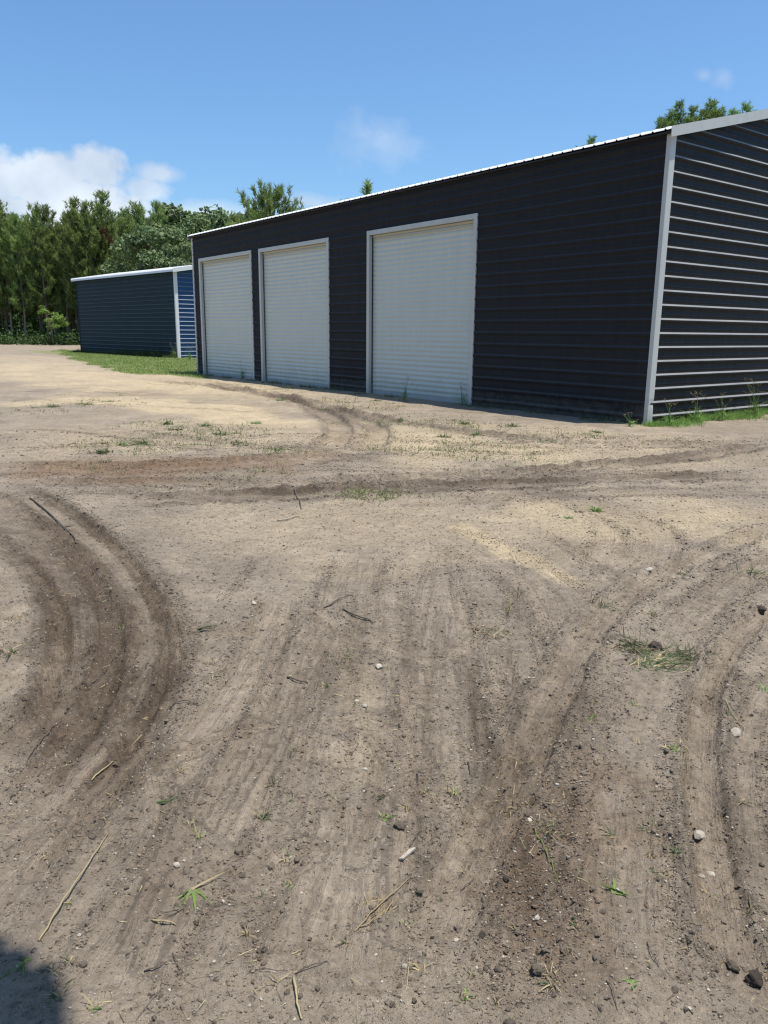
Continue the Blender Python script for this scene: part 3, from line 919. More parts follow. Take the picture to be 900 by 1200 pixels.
# ------------------------------------------------------------------ vegetation
def blades_arrays(P, D, Ln, Wd, droop, segs=2, rs=rng):
    """curved grass blades: base points P (n,3), direction D (n,3) unit, length, width, droop -> V, F(quads)"""
    n = len(P)
    up = np.array([0, 0, 1.0])
    side = np.cross(D, up)
    nr = np.linalg.norm(side, axis=1, keepdims=True)
    rnd = rs.normal(size=(n, 3))
    side = np.where(nr < 0.2, np.cross(D, rnd), side)
    side /= np.linalg.norm(side, axis=1, keepdims=True) + 1e-9
    ang = rs.uniform(-0.9, 0.9, n)[:, None]
    side = side * np.cos(ang) + np.cross(D, side) * np.sin(ang)
    Vs = []
    for k in range(segs + 1):
        t = k / segs
        c = P + D * (Ln * t)[:, None] + np.array([0, 0, -1.0]) * (droop * t * t)[:, None]
        w = Wd * (1 - t) ** 0.7 * 0.5 + Wd * 0.04
        Vs += [c - side * w[:, None], c + side * w[:, None]]
    V = np.stack(Vs, 1).reshape(-1, 3)
    m = 2 * (segs + 1)
    base = (np.arange(n) * m)[:, None]
    Fq = np.concatenate([base + np.array([[2 * k, 2 * k + 1, 2 * k + 3, 2 * k + 2]]) for k in range(segs)], 1).reshape(-1, 4)
    return V, Fq


def needle_mesh(name, centres, axes, tone, per, ln, wd, mat, parent, rs, spread=0.6, along=0.6):
    """tufts of needles: centre, axis (unit), tone; each `per` narrow triangles bristling from the shoot"""
    n = len(centres)
    C = np.repeat(centres, per, 0); A = np.repeat(axes, per, 0); T = np.repeat(tone, per)
    t = rs.uniform(-along, along, len(C))[:, None]
    base = C + A * t * ln
    r = rs.normal(size=C.shape); r -= (r * A).sum(1, keepdims=True) * A
    r /= np.linalg.norm(r, axis=1, keepdims=True) + 1e-9
    d = A * rs.uniform(0.35, 1.0, (len(C), 1)) + r * spread * rs.uniform(0.5, 1.1, (len(C), 1))
    d /= np.linalg.norm(d, axis=1, keepdims=True)
    s = np.cross(d, rs.normal(size=C.shape)); s /= np.linalg.norm(s, axis=1, keepdims=True) + 1e-9
    L = (ln * rs.uniform(0.6, 1.15, len(C)))[:, None]
    V = np.stack([base - s * wd / 2, base + s * wd / 2, base + d * L], 1).reshape(-1, 3)
    Fc = np.arange(len(V)).reshape(-1, 3)
    tn = np.repeat(np.clip(T + rs.normal(0, 0.12, len(T)), 0, 1), 3)
    return np_mesh(name, V, Fc, mat, False, attrs=dict(tone=tn), parent=parent)


def make_pine(seed, h=16.0, clear=0.29, rmax=2.2, per=13, whorl=0.7, bough=None, tuftlen=0.52, wd=0.085, density=1.75):
    rs = np.random.default_rng(seed)
    root = empty('pine_tree')
    mb = MB()
    lean = rs.normal(0, 0.012, 2)
    zz = np.linspace(-0.15, h, 9)
    pts = [(lean[0] * z + 0.05 * math.sin(z * 0.7 + seed), lean[1] * z + 0.05 * math.cos(z * 0.6), z) for z in zz]
    mb.tube(pts, [0.15 * (1 - 0.93 * max(z, 0) / h) + 0.008 for z in zz], 7)
    C, A, T = [], [], []
    rust = [[], [], []]
    z = h * clear
    axis = lambda z_: np.array([lean[0] * z_, lean[1] * z_, z_])
    while z < h - 0.25:
        f = (z - h * clear) / (h * (1 - clear))
        R_ = rmax * (0.6 + 0.32 * f if f < 0.35 else 0.71 * (1 - (f - 0.35) / 0.65) ** 0.75 + 0.10)
        nb = rs.integers(4, 7)
        a0 = rs.uniform(0, 6.28)
        for k in range(nb):
            a = a0 + 6.283 * k / nb + rs.normal(0, 0.25)
            r = R_ * rs.uniform(0.45, 1.4)
            rise = r * (0.3 + 1.25 * f) * rs.uniform(0.7, 1.2)
            b0 = axis(z); dirn = np.array([math.cos(a), math.sin(a), 0])
            p1 = b0 + dirn * r * 0.5 + np.array([0, 0, rise * 0.3]); p2 = b0 + dirn * r + np.array([0, 0, rise])
            mb.tube([b0, p1, p2], [0.035, 0.022, 0.008], 4, cap=False)
            nt_ = max(2, int(r * 4.2 * density * rs.uniform(0.8, 1.2)))
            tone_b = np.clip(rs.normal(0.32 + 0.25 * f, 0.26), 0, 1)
            dead = bough is not None and abs(z - bough[0]) < 0.5 and abs(((a - bough[1] + 3.14) % 6.283) - 3.14) < 0.8
            for j in range(nt_):
                t = rs.uniform(0.25, 1.0) ** 0.7 if j else 1.0
                q = (1 - t) ** 2 * b0 + 2 * t * (1 - t) * p1 + t * t * p2
                q = q + rs.normal(0, 0.2, 3) * (1 if j else 0.2)
                ax = dirn * (0.8 - 0.5 * f) + np.array([0, 0, 0.55 + 0.6 * t]) + rs.normal(0, 0.3, 3)
                ax /= np.linalg.norm(ax)
                tgt = rust if dead else (C, A, T)
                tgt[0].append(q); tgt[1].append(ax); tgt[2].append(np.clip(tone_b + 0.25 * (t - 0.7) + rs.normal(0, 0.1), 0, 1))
        z += whorl * rs.uniform(0.75, 1.25)
    # leader candles
    top = axis(h)
    for j in range(9):
        C.append(top + np.array([rs.normal(0, 0.07), rs.normal(0, 0.07), -0.16 * j])); A.append(np.array([rs.normal(0, 0.12), rs.normal(0, 0.12), 1.0])); T.append(0.5)
    mb.build('trunk', M['bark'], root)
    A_ = np.array(A); A_ /= np.linalg.norm(A_, axis=1, keepdims=True)
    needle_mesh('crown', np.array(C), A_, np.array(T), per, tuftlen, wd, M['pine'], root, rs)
    if bough is not None and rust[0]:
        A_ = np.array(rust[1])
        o = needle_mesh('dead_bough', np.array(rust[0]), A_, np.array(rust[2]), per, tuftlen, wd, M['rust'], root, rs)
        o['label'] = 'dead rust-brown bough'
    return root


def make_broadleaf(name, seed, h, spread, clear, nclump, leaves, leaf, mat, flat=0.75, gap=0.0, trunk_r=0.22, upright=0.0, extra=()):
    rs = np.random.default_rng(seed)
    root = empty(name)
    mb = MB()
    fork = h * clear
    mb.tube([(0, 0, -0.2), (0.05, 0.02, fork * 0.5), (0.0, 0.08, fork)], [trunk_r * 1.25, trunk_r, trunk_r * 0.8], 8)
    P, Nn, T = [], [], []
    for c in range(nclump):
        a = rs.uniform(0, 6.283)
        u = rs.uniform(0, 1)
        zf = rs.uniform(0, 1)
        env = math.sqrt(max(0.03, 1 - (2 * zf - 0.85) ** 2 / 1.4)) if upright == 0 else (1 - 0.75 * zf)
        rad = spread * env * math.sqrt(u)
        cz = fork + (h - fork) * (0.08 + 0.84 * zf)
        cx, cy = math.cos(a) * rad, math.sin(a) * rad
        cr = spread * rs.uniform(0.22, 0.4) * (1 - 0.35 * zf)
        mid = (cx * 0.45, cy * 0.45, fork + (cz - fork) * 0.6)
        mb.tube([(0, 0.06, fork * 0.95), mid, (cx, cy, cz)], [trunk_r * 0.5, trunk_r * 0.25, 0.02], 5, cap=False)
        n = int(leaves * rs.uniform(0.7, 1.3))
        d = rs.normal(size=(n, 3)); d /= np.linalg.norm(d, axis=1, keepdims=True)
        r = cr * rs.uniform(0.45, 1.0, n) ** 0.5 * (1 + 0.35 * perlin(d[:, 0] * 2.5 + c * 7, d[:, 1] * 2.5 + d[:, 2] * 2.1, seed))
        p = d * r[:, None] * np.array([1, 1, flat if upright == 0 else 1.5]) + np.array([cx, cy, cz])
        P.append(p)
        nn = d * 0.6 + rs.normal(0, 0.6, (n, 3)) + np.array([0, 0, 0.35])
        Nn.append(nn / np.linalg.norm(nn, axis=1, keepdims=True))
        T.append(np.clip(rs.normal(0.42, 0.14) + rs.normal(0, 0.13, n), 0, 1))
    for (ex, ey, ez, er, en) in extra:
        mb.tube([(0, 0.06, fork * 0.95), (ex * 0.5, ey * 0.5, fork + (ez - fork) * 0.7), (ex, ey, ez)], [trunk_r * 0.5, trunk_r * 0.25, 0.02], 5, cap=False)
        d = rs.normal(size=(en, 3)); d /= np.linalg.norm(d, axis=1, keepdims=True)
        P.append(d * (er * rs.uniform(0.05, 1.0, en) ** 0.6)[:, None] * np.array([1, 1, 0.8]) + np.array([ex, ey, ez]))
        nn = rs.normal(0, 0.5, (en, 3)) + np.array([0, 0, 0.8]); Nn.append(nn / np.linalg.norm(nn, axis=1, keepdims=True))
        T.append(np.clip(rs.normal(0.42, 0.18, en), 0, 1))
    mb.build('trunk', M['bark'], root)
    P = np.vstack(P); Nn = np.vstack(Nn); T = np.concatenate(T)
    s = np.cross(Nn, rs.normal(size=P.shape)); s /= np.linalg.norm(s, axis=1, keepdims=True) + 1e-9
    t = np.cross(Nn, s)
    ls = (leaf * rs.uniform(0.6, 1.3, len(P)))[:, None]
    V = np.stack([P - s * ls * 0.5, P - t * ls * 0.32, P + s * ls * 0.5, P + t * ls * 0.32], 1).reshape(-1, 3)
    Fc = np.arange(len(V)).reshape(-1, 4)
    np_mesh('crown', V, Fc, mat, False, attrs=dict(tone=np.repeat(T, 4)), parent=root)
    return root


def top_of(root):
    return max(max(v.co.z for v in ch.data.vertices) for ch in root.children)


def place(root, x, y, s=1.0, rz=0.0, z=0.0):
    root.location = (x, y, z); root.scale = (s, s, s); root.rotation_euler = (0, 0, rz)


# pine stand at the left, beyond the yard
pvars = [make_pine(11), make_pine(12, clear=0.25, rmax=2.4), make_pine(13, clear=0.33, rmax=2.0, h=16.5), make_pine(14, clear=0.28, h=15.5, rmax=2.3)]
ptop = [top_of(p) for p in pvars]
used = [False] * 4
rows = [(80.5, 1.9), (83.2, 2.0), (86.2, 2.1), (89.5, 2.3), (93.5, 2.6), (98, 2.6), (103, 2.8)]
pr = random.Random(5)
for ri, (ry, sp) in enumerate(rows):
    x = -66.0 - ri
    while x < -23.0 + ri * 0.6:
        k = pr.randrange(4)
        o = pvars[k] if not used[k] else copy_tree(pvars[k])
        used[k] = True
        yy = ry + pr.uniform(-0.9, 0.9) + (x + 40) * -0.12
        s = (pr.uniform(11.7, 14.2) + 0.12 * ri) / ptop[k]
        place(o, x, yy, s, pr.uniform(0, 6.28))
        edge = ri == 0
        if edge:
            tag(o, 'young pine with a bare lower trunk along the front edge of the pine stand', 'pine tree', 'pines along the front edge of the stand')
        else:
            tag(o, 'young pine packed inside the stand behind its front edge', 'pine tree', 'pines inside the stand')
        x += sp * pr.uniform(0.8, 1.25)


def at_depth(px, py, y):
    """point at distance y along the ground seen at a photo point"""
    d = ray(px, py); t = y / d[1]
    return d[0] * t, y, CAM_H + d[2] * t


def tree_at(root, px, top_py, depth, h_model, rz=0.0):
    x, y, z = at_depth(px, top_py, depth)
    place(root, x, y, z / top_of(root), rz)
    return root


t1 = make_pine(21, h=16, clear=0.3, rmax=2.1, bough=(10.5, -0.9))
tag(tree_at(t1, 117, 219, 80.0, 16.3, 0.4), 'tallest pine of the stand with a rust-brown dead bough, left of the shed', 'pine tree')
t2 = make_pine(22, h=16, clear=0.25, rmax=4.2, per=15, whorl=0.6, tuftlen=0.6, density=1.9)
tag(tree_at(t2, 318, 205, 66.0, 16.3), 'open candelabra pine rising over the black roof beside the oaks', 'pine tree')
for sd, px, py, dp, lab in ((23, 351, 236, 66, 'slim pine tip just right of the candelabra pine'), (24, 404, 229, 72, 'low pine tip left of the slender pine spire over the black roof'), (25, 430, 206, 70, 'slender pine spire standing alone over the black roof')):
    t = make_pine(sd, h=15, clear=0.3, rmax=1.0 if sd != 24 else 1.7)
    tag(tree_at(t, px, py, dp, 15.3), lab, 'pine tree')
t = make_pine(26, h=15, clear=0.22, rmax=2.2)
tag(tree_at(t, 150, 250, 76.0, 15.3), 'darker pine between the tallest pine and the oaks', 'pine tree')
t = make_pine(27, h=15, clear=0.2, rmax=2.0)
tag(tree_at(t, 167, 262, 74.0, 15.3), 'lower pine in front of the oaks, above the shed roof', 'pine tree')

ov = [make_broadleaf('oak_tree', 31, 14.5, 5.2, 0.26, 34, 420, 0.42, M['oak']), make_broadleaf('oak_tree', 32, 14.0, 5.8, 0.24, 36, 420, 0.42, M['oak'])]
spots = [(205, 236, 84, 0, 'tall dark oak standing highest above the shed roof'), (246, 241, 86, 1, 'broad oak between the tall oak and the candelabra pine'), (284, 243, 88, 0, 'oak half hidden behind the candelabra pine'),
         (186, 262, 70, 1, 'rounded oak low over the ridge of the shed'), (226, 278, 64, 0, 'small oak crown in the gap between shed and black building'), (340, 262, 90, 1, 'oak low behind the black roof edge')]
uo = [False, False]
for px, py, dp, k, lab in spots:
    o = ov[k] if not uo[k] else copy_tree(ov[k])
    uo[k] = True
    tree_at(o, px, py, dp, 14.2, pr.uniform(0, 6.28))
    tag(o, lab, 'oak tree')
# pale feathery tree behind the gable end
def make_plume(seed, h, nst=9, width=1.5):
    rs = np.random.default_rng(seed)
    root = empty('leafy_tree')
    mb = MB()
    mb.tube([(0, 0, -0.2), (0.05, 0, h * 0.2), (0, 0.05, h * 0.4)], [0.2, 0.16, 0.13], 7)
    P, A, T = [], [], []
    for k in range(nst):
        a = 6.283 * k / nst + rs.normal(0, 0.3); r = width * (0.25 + 0.75 * rs.uniform()) if k else 0
        top = h * (1 - 0.05 * r / width - rs.uniform(0, 0.06)) if k else h
        b = np.array([math.cos(a) * r, math.sin(a) * r, 0])
        pts = [np.array([0, 0.03, h * 0.3]), b * 0.6 + np.array([0, 0, h * 0.5]), b + np.array([0, 0, h * 0.78]), b * 1.08 + np.array([0, 0, top])]
        mb.tube(pts, [0.07, 0.05, 0.03, 0.008], 5, cap=False)
        n = 420
        t = rs.uniform(0.0, 1, n)
        z = h * 0.42 + (top - h * 0.42) * t
        rad = width * 0.36 * (1 - t) ** 0.33 + 0.05
        ang = rs.uniform(0, 6.28, n); q = np.sqrt(rs.uniform(0.1, 1, n)) * rad
        cc = np.column_stack([b[0] * np.interp(z, [h * .3, h * .5, h * .78, h], [0, .6, 1, 1.08]) + np.cos(ang) * q, b[1] * np.interp(z, [h * .3, h * .5, h * .78, h], [0, .6, 1, 1.08]) + np.sin(ang) * q, z])
        ax = np.column_stack([np.cos(ang) * 0.6, np.sin(ang) * 0.6, np.full(n, 0.9)]) + rs.normal(0, 0.25, (n, 3))
        P.append(cc); A.append(ax / np.linalg.norm(ax, axis=1, keepdims=True)); T.append(np.clip(rs.normal(0.5, 0.2, n), 0, 1))
    mb.build('trunk', M['bark'], root)
    needle_mesh('crown', np.vstack(P), np.vstack(A), np.concatenate(T), 11, 0.26, 0.055, M['airy'], root, rs, 0.8, 0.7)
    return root


a1 = make_plume(41, 15.5, 12, 1.55)
tag(tree_at(a1, 797, 114, 42, 15.8), 'pale feathery tree topping the black roof near the rake trim', 'tree')
a2 = copy_tree(a1); tag(tree_at(a2, 835, 112, 43, 15.8, 2.1), 'bushier pale tree just right of the feathery tree above the rake trim', 'tree')
a3 = copy_tree(a1); tag(tree_at(a3, 876, 116, 44, 15.8, 4.0), 'small pale tree tip at the right over the rake trim', 'tree')
a4 = copy_tree(a1); tag(tree_at(a4, 694, 156, 46, 15.8, 1.0), 'tiny pale tree tip poking over the middle of the black roof', 'tree')
# bright sapling leaning out of the stand
s1 = make_broadleaf('sapling', 51, 4.9, 1.9, 0.4, 14, 120, 0.26, M['pinebright'], flat=0.55, trunk_r=0.05)
x, y, z = at_depth(58, 356, 75.5)
place(s1, x, y, z / 4.9); tag(s1, 'bright green leafy sapling in front of the dark pine trunks', 'sapling')
# unseen tree added to cast the lower left shadow, extra clumps shape it
sh = make_broadleaf('shadow_caster', 61, 9.0, 3.0, 0.42, 90, 1100, 0.25, M['oak'], trunk_r=0.14, extra=[(1.93, 3.17, 5.5, 0.54, 3800), (1.53, 3.04, 5.6, 0.6, 3000), (1.66, 2.66, 5.3, 0.6, 3000)])
place(sh, -1.84, -2.4, 1.0); tag(sh, 'unseen leafy tree added to cast the shadow in the lower left corner', 'tree')


def scatter_leaves(name, pts, hmax, per, size, mat, seed):
    rs = np.random.default_rng(seed)
    n = len(pts) * per
    P = np.repeat(np.asarray(pts), per, 0)
    hh = np.repeat(hmax, per)
    off = rs.normal(0, 0.42, (n, 3)); off[:, 2] = rs.uniform(0, 1, n) ** 1.2
    P = P + off * np.stack([hh * 0.8, hh * 0.8, hh], 1)
    nn = rs.normal(0, 0.7, (n, 3)) + np.array([0, 0, 0.6]); nn /= np.linalg.norm(nn, axis=1, keepdims=True)
    s = np.cross(nn, rs.normal(size=P.shape)); s /= np.linalg.norm(s, axis=1, keepdims=True) + 1e-9
    t = np.cross(nn, s)
    ls = (size * rs.uniform(0.6, 1.4, n))[:, None]
    V = np.stack([P - s * ls * 0.5, P - t * ls * 0.3, P + s * ls * 0.5, P + t * ls * 0.3], 1).reshape(-1, 3)
    tone = np.repeat(np.clip(np.repeat(rs.normal(0.45, 0.2, len(pts)), per) + rs.normal(0, 0.1, n), 0, 1), 4)
    return np_mesh(name, V, np.arange(len(V)).reshape(-1, 4), mat, False, attrs=dict(tone=tone))


up = []
uh = []
for k in range(520):
    x = rng.uniform(-66, -22); yy = 80.5 + (x + 40) * -0.12 + rng.uniform(-4.2, 8) ** 1
    up.append((x, yy, 0)); uh.append(rng.uniform(0.5, 1.6))
tag(scatter_leaves('undergrowth', up, np.array(uh), 70, 0.22, M['under'], 71), 'low leafy undergrowth along the foot of the pine stand', 'undergrowth', None, 'stuff')


up, uh = [], []
for k in range(420):
    x = rng.uniform(-75, -20); yy = 100 + (x + 40) * -0.12 + rng.uniform(-8, 10)
    up.append((x, yy, 0)); uh.append(rng.uniform(2.5, 5.0))
tag(scatter_leaves('forest_understory', up, np.array(uh), 110, 0.5, M['under'], 72), 'dense dark shrub layer deep inside the pine stand', 'undergrowth', None, 'stuff')


def grass_field(name, pts, hts, per, wd, mat, seed, spread=0.06, label='', lean=0.5, cat='grass'):
    rs = np.random.default_rng(seed)
    P = np.repeat(np.asarray(pts, float), per, 0); n = len(P)
    P[:, :2] += rs.normal(0, spread, (n, 2))
    Hh = np.repeat(np.asarray(hts, float), per) * rs.uniform(0.5, 1.2, n)
    D = np.stack([rs.normal(0, lean, n), rs.normal(0, lean, n), np.ones(n)], 1); D /= np.linalg.norm(D, axis=1, keepdims=True)
    V, Fq = blades_arrays(P, D, Hh, np.full(n, wd) * rs.uniform(0.7, 1.3, n), Hh * rs.uniform(0, 0.5, n), 2, rs)
    tone = np.repeat(np.clip(np.repeat(rs.uniform(0.1, 0.9, len(pts)), per) + rs.normal(0, 0.12, n), 0, 1), 6)
    o = np_mesh(name, V, Fq, mat, False, attrs=dict(tone=tone))
    return tag(o, label, cat, None, 'stuff')


# lawn blades
lp = np.array(LAWN)
cand = np.stack([rng.uniform(lp[:, 0].min(), lp[:, 0].max(), 60000), rng.uniform(lp[:, 1].min(), lp[:, 1].max(), 60000)], 1)
ok = in_poly(cand[:, 0] + 0.7 * perlin(cand[:, 0] / 1.7, cand[:, 1] / 1.7, 60), cand[:, 1] + 1.2 * perlin(cand[:, 0] / 1.7, cand[:, 1] / 1.7, 61), LAWN)
cand = cand[ok][:9000]
uL = (cand[:, 0] - bx) * gd[0] + (cand[:, 1] - by) * gd[1]
cand = cand[(uL < -0.05) | ((cand[:, 0] - bx) * wd[0] + (cand[:, 1] - by) * wd[1] > 18.6)]
grass_field('lawn_grass', np.column_stack([cand, np.zeros(len(cand))]), rng.uniform(0.05, 0.13, len(cand)), 6, 0.022, M['lawn'], 81, 0.12, 'short mown grass strip in front of the blue shed')
# rank grass at the foot of the shed's walls
A_, B_ = G(209, 420), G(93, 413)
pts = []
hts = []
for k in range(900):
    t = rng.uniform(0, 1) ** 1.0
    q = A_ + (B_ - A_) * t + np.array([-0.72, -0.69]) * rng.uniform(0.05, 0.5)
    pts.append((q[0], q[1], 0)); hts.append(rng.uniform(0.15, 0.45) * (1.5 if 0.05 < t < 0.5 else 0.8))
grass_field('wall_foot_grass', pts, hts, 8, 0.02, M['under'], 82, 0.1, 'dark rank grass along the foot of the slate shed wall')
# grass line along the gable foot
LB = lambda u, v: np.array([bx, by]) + gd * u + wd * v
pts, hts = [], []
for k in range(1500):
    u = rng.uniform(-0.15, 5.6)
    v = -0.07 - abs(rng.normal(0, 0.16)) * (0.8 + 0.5 * math.sin(u * 3.1))
    q = LB(u, v); pts.append((q[0], q[1], height_at(q[0], q[1]) - 0.005)); hts.append(rng.uniform(0.05, 0.15) * (1.4 if u > 0.9 else 1.0))
grass_field('gable_foot_grass', pts, hts, 9, 0.007, M['grass'], 83, 0.04, 'bright green grass line at the foot of the gable wall')
# sparse sprouts by the front wall and over the mid yard
pts, hts = [], []
for k in range(420):
    v = rng.uniform(0.0, 18.2)
    q = LB(-0.08 - abs(rng.normal(0, 0.13)), v)
    if perlin(np.array([v * 1.1]), np.array([0.3]), 5)[0] < -0.05: continue
    pts.append((q[0], q[1], height_at(q[0], q[1]) - 0.005)); hts.append(rng.uniform(0.05, 0.2))
grass_field('front_wall_grass', pts, hts, 8, 0.008, M['dgrass'], 84, 0.05, 'thin dark weeds in the shade along the front wall')
pts, hts = [], []
patch = [((100, 470), 1.6, 70), (((150), 520), 1.0, 130), ((255, 507), 0.9, 130), ((190, 498), 0.9, 60), ((60, 480), 1.2, 50), ((330, 455), 1.5, 90), ((470, 492), 1.3, 110), ((530, 500), 1.2, 110), ((560, 525), 0.9, 90), ((430, 478), 1.0, 60),
         ((400, 470), 1.2, 80), ((480, 525), 0.9, 60), ((660, 510), 0.9, 60), ((435, 578), 0.35, 110), ((330, 530), 0.6, 40), ((290, 555), 0.8, 40), ((120, 545), 0.5, 30), ((250, 450), 1.8, 60), ((610, 540), 0.8, 40), ((820, 520), 0.8, 30)]
for (q0, r, n) in patch:
    c = G(*q0)
    for k in range(n):
        q = c + rng.normal(0, r * 0.5, 2)
        if ((q[0] - bx) * gd[0] + (q[1] - by) * gd[1]) > -0.1 and ((q[0] - bx) * wd[0] + (q[1] - by) * wd[1]) > -0.1: continue
        pts.append((q[0], q[1], height_at(q[0], q[1]) - 0.004)); hts.append(rng.uniform(0.03, 0.085))
grass_field('sprouting_grass', pts, hts, 8, 0.009, M['sprout'], 85, 0.06, 'sparse low sprouts of grass across the middle of the dirt yard', 0.9)


def seedheads(px, py, h, n, label, seed, name='weed'):
    """tall weed: bent stems with spreading finger-like seed heads and strap leaves"""
    rs = np.random.default_rng(seed)
    c = G(px, py)
    root = empty(name, (c[0], c[1], float(height_at(c[0], c[1]))))
    for k in range(n):
        a = rs.uniform(0, 6.28); r = rs.uniform(0.05, 0.4) * h
        hh = h * rs.uniform(0.55, 1.05)
        p2 = Vector((math.cos(a) * r, math.sin(a) * r, hh)); p1 = Vector((math.cos(a) * r * 0.25, math.sin(a) * r * 0.25, hh * 0.6))
        mb = MB()
        mb.tube([(rs.normal(0, 0.02), rs.normal(0, 0.02), -0.01), p1, p2], [0.004, 0.003, 0.0018], 4)
        st = mb.build('stem', M['grass'], root)
        mh = MB()
        for j in range(rs.integers(3, 6)):
            b = rs.uniform(0, 6.28)
            e = p2 + Vector((math.cos(b) * 0.07, math.sin(b) * 0.07, rs.uniform(0.0, 0.07))) * (h / 0.6)
            mh.tube([p2, (p2 + e) / 2 + Vector((0, 0, 0.012)), e], [0.0025, 0.0022, 0.001], 3)
        mh.build('seed_head', M['straw'], st)
    nb = n * 9
    P = np.column_stack([rs.normal(0, 0.05, nb), rs.normal(0, 0.05, nb), rs.uniform(0, 0.35 * h, nb)])
    D = np.column_stack([rs.normal(0, 0.7, nb), rs.normal(0, 0.7, nb), rs.uniform(0.4, 1, nb)]); D /= np.linalg.norm(D, axis=1, keepdims=True)
    Ln = rs.uniform(0.12, 0.3, nb) * h / 0.6
    V, Fq = blades_arrays(P, D, Ln, np.full(nb, 0.010), Ln * rs.uniform(0.1, 0.6, nb), 3, rs)
    np_mesh('leaf', V, Fq, M['grass'], False, attrs=dict(tone=np.repeat(rs.uniform(0.2, 0.9, nb), 8)), parent=root)
    tag(root, label, 'weed')
    return root


seedheads(783, 499, 0.42, 5, 'weed with drooping seed heads just right of the dented corner trim', 91)
seedheads(816, 495, 0.6, 7, 'tall weed with seed heads in the middle of the gable grass line', 92)
seedheads(845, 493, 0.45, 6, 'short leafy weed right of the tall seed-head weed by the gable', 93)
seedheads(884, 489, 0.7, 7, 'tallest weed by the gable, at the right end of its grass', 94)
seedheads(738, 500, 0.28, 4, 'low weed left of the dented corner trim in the wall shadow', 95)
seedheads(474, 470, 0.5, 5, 'dark weed in front of the nearest roll-up door', 96)
seedheads(541, 474, 0.45, 4, 'weed beside the right jamb of the nearest roll-up door', 97)
seedheads(284, 444, 0.55, 5, 'dark weed at the foot of the far roll-up door', 98)
seedheads(205, 421, 0.9, 8, 'bushy weed at the near corner of the blue shed', 99)
seedheads(222, 423, 0.9, 8, 'green weed between the blue shed end wall and the black building', 100)


# ------------------------------------------------------------------ loose things on the dirt
def z_at(c): return float(height_at(c[0], c[1]))


def make_rock(seed, flat=0.7, rough=0.25, sub=2):
    rs = np.random.default_rng(seed)
    bm = bmesh.new()
    bmesh.ops.create_icosphere(bm, subdivisions=sub, radius=1.0)
    V = np.array([v.co[:] for v in bm.verts])
    for k in range(5):   # facet cuts
        n = rs.normal(size=3); n /= np.linalg.norm(n)
        d = V @ n; lim = rs.uniform(0.55, 0.85)
        V = V - np.outer(np.maximum(d - lim, 0), n)
    V *= (1 + rough * perlin(V[:, 0] * 1.7 + seed, V[:, 1] * 1.7 + V[:, 2] * 2.3, seed) + rough * 0.4 * perlin(V[:, 0] * 5, V[:, 1] * 5 + V[:, 2] * 4, seed + 1))[:, None]
    V *= np.array([1.0, rs.uniform(0.65, 0.95), flat])
    for v, co in zip(bm.verts, V): v.co = co
    me = bpy.data.meshes.new('rock')
    bm.to_mesh(me); bm.free()
    return me


ROCKS = [make_rock(200 + k, 0.65 + 0.05 * (k % 4), 0.22) for k in range(6)]
CLODS = [make_rock(300 + k, 0.7, 0.5, 3) for k in range(6)]
for me in ROCKS: me.materials.append(M['stone'])
for me in CLODS:
    me.materials.append(M['clod'])
    me.polygons.foreach_set('use_smooth', [True] * len(me.polygons))


def dist_at(py): 
    c = G(450, py); return math.hypot(c[1], CAM_H)


def rock(px, py, wpx, label, me, name='stone', cat='stone', group=None, rz=None, mat=None):
    c = G(px, py)
    r = wpx / F * math.hypot(math.hypot(*c), CAM_H) * 0.5
    if mat is not None:
        me = me.copy(); me.materials.clear(); me.materials.append(mat)
    o = bpy.data.objects.new(name, me); COL.objects.link(o)
    o.location = (c[0], c[1], z_at(c) + r * 0.3)
    o.scale = (r, r, r); o.rotation_euler = (rng.uniform(-0.2, 0.2), rng.uniform(-0.2, 0.2), rng.uniform(0, 6.28) if rz is None else rz)
    if name == 'stone': o.scale = (r * 0.85, r * 0.85, r * 0.75)
    if name == 'dirt_clod': o.scale = (r * 0.72, r * 0.72, r * 0.72)
    return tag(o, label, cat, group)


rock(862, 858, 20, 'pale angular stone, the largest on the right-hand tyre tracks', ROCKS[0], rz=0.4)
rock(207, 1018, 10, 'white pebble beside a flat tan stone above the uprooted weed', ROCKS[1])
rock(219, 1025, 14, 'flat tan stone touching the white pebble above the uprooted weed', ROCKS[2], mat=M['clod'])
rock(94, 1105, 6, 'small white pebble on the smooth track near the shadow corner', ROCKS[3])
rock(98, 1137, 13, 'brown stone half inside the shadow at the lower left', ROCKS[4], mat=M['clod'])
rock(833, 1018, 13, 'round pale pebble right of the smooth track, third from the big stone', ROCKS[5])
rock(823, 1023, 9, 'small pale pebble touching the round pale pebble', ROCKS[0])
rock(820, 976, 16, 'sandy stone between the large pale stone and the round pebble', ROCKS[1])
rock(629, 1079, 10, 'white pebble alone on the crumbled red soil', ROCKS[2])
rock(620, 966, 8, 'white pebble on the left rim of the crumbled soil', ROCKS[3])
rock(262, 1064, 6, 'small white pebble right of the uprooted weed', ROCKS[4])
rock(298, 708, 10, 'pale pebble with a dark underside left of the twigs', ROCKS[5])
rock(761, 667, 11, 'pale pebble on the berm of the curved right track', ROCKS[0])
rock(444, 780, 11, 'pale stone chip beside the sprouting patch in the middle', ROCKS[1])
rock(427, 828, 8, 'cream pebble in the sandy streak of the middle track', ROCKS[2])
rock(418, 822, 7, 'tan pebble left of the cream pebble in the sandy streak', ROCKS[3])
rock(428, 900, 8, 'white pebble at the lower end of the sandy streak', ROCKS[4])
rock(706, 1166 - 95, 8, 'tan pebble beside the bright seedling', ROCKS[5], mat=M['clod'])
rock(535, 1100, 8, 'grey pebble left of a row of clods', ROCKS[0])
rock(474, 1133, 9, 'grey pebble in the crumbled berm at the bottom', ROCKS[1])
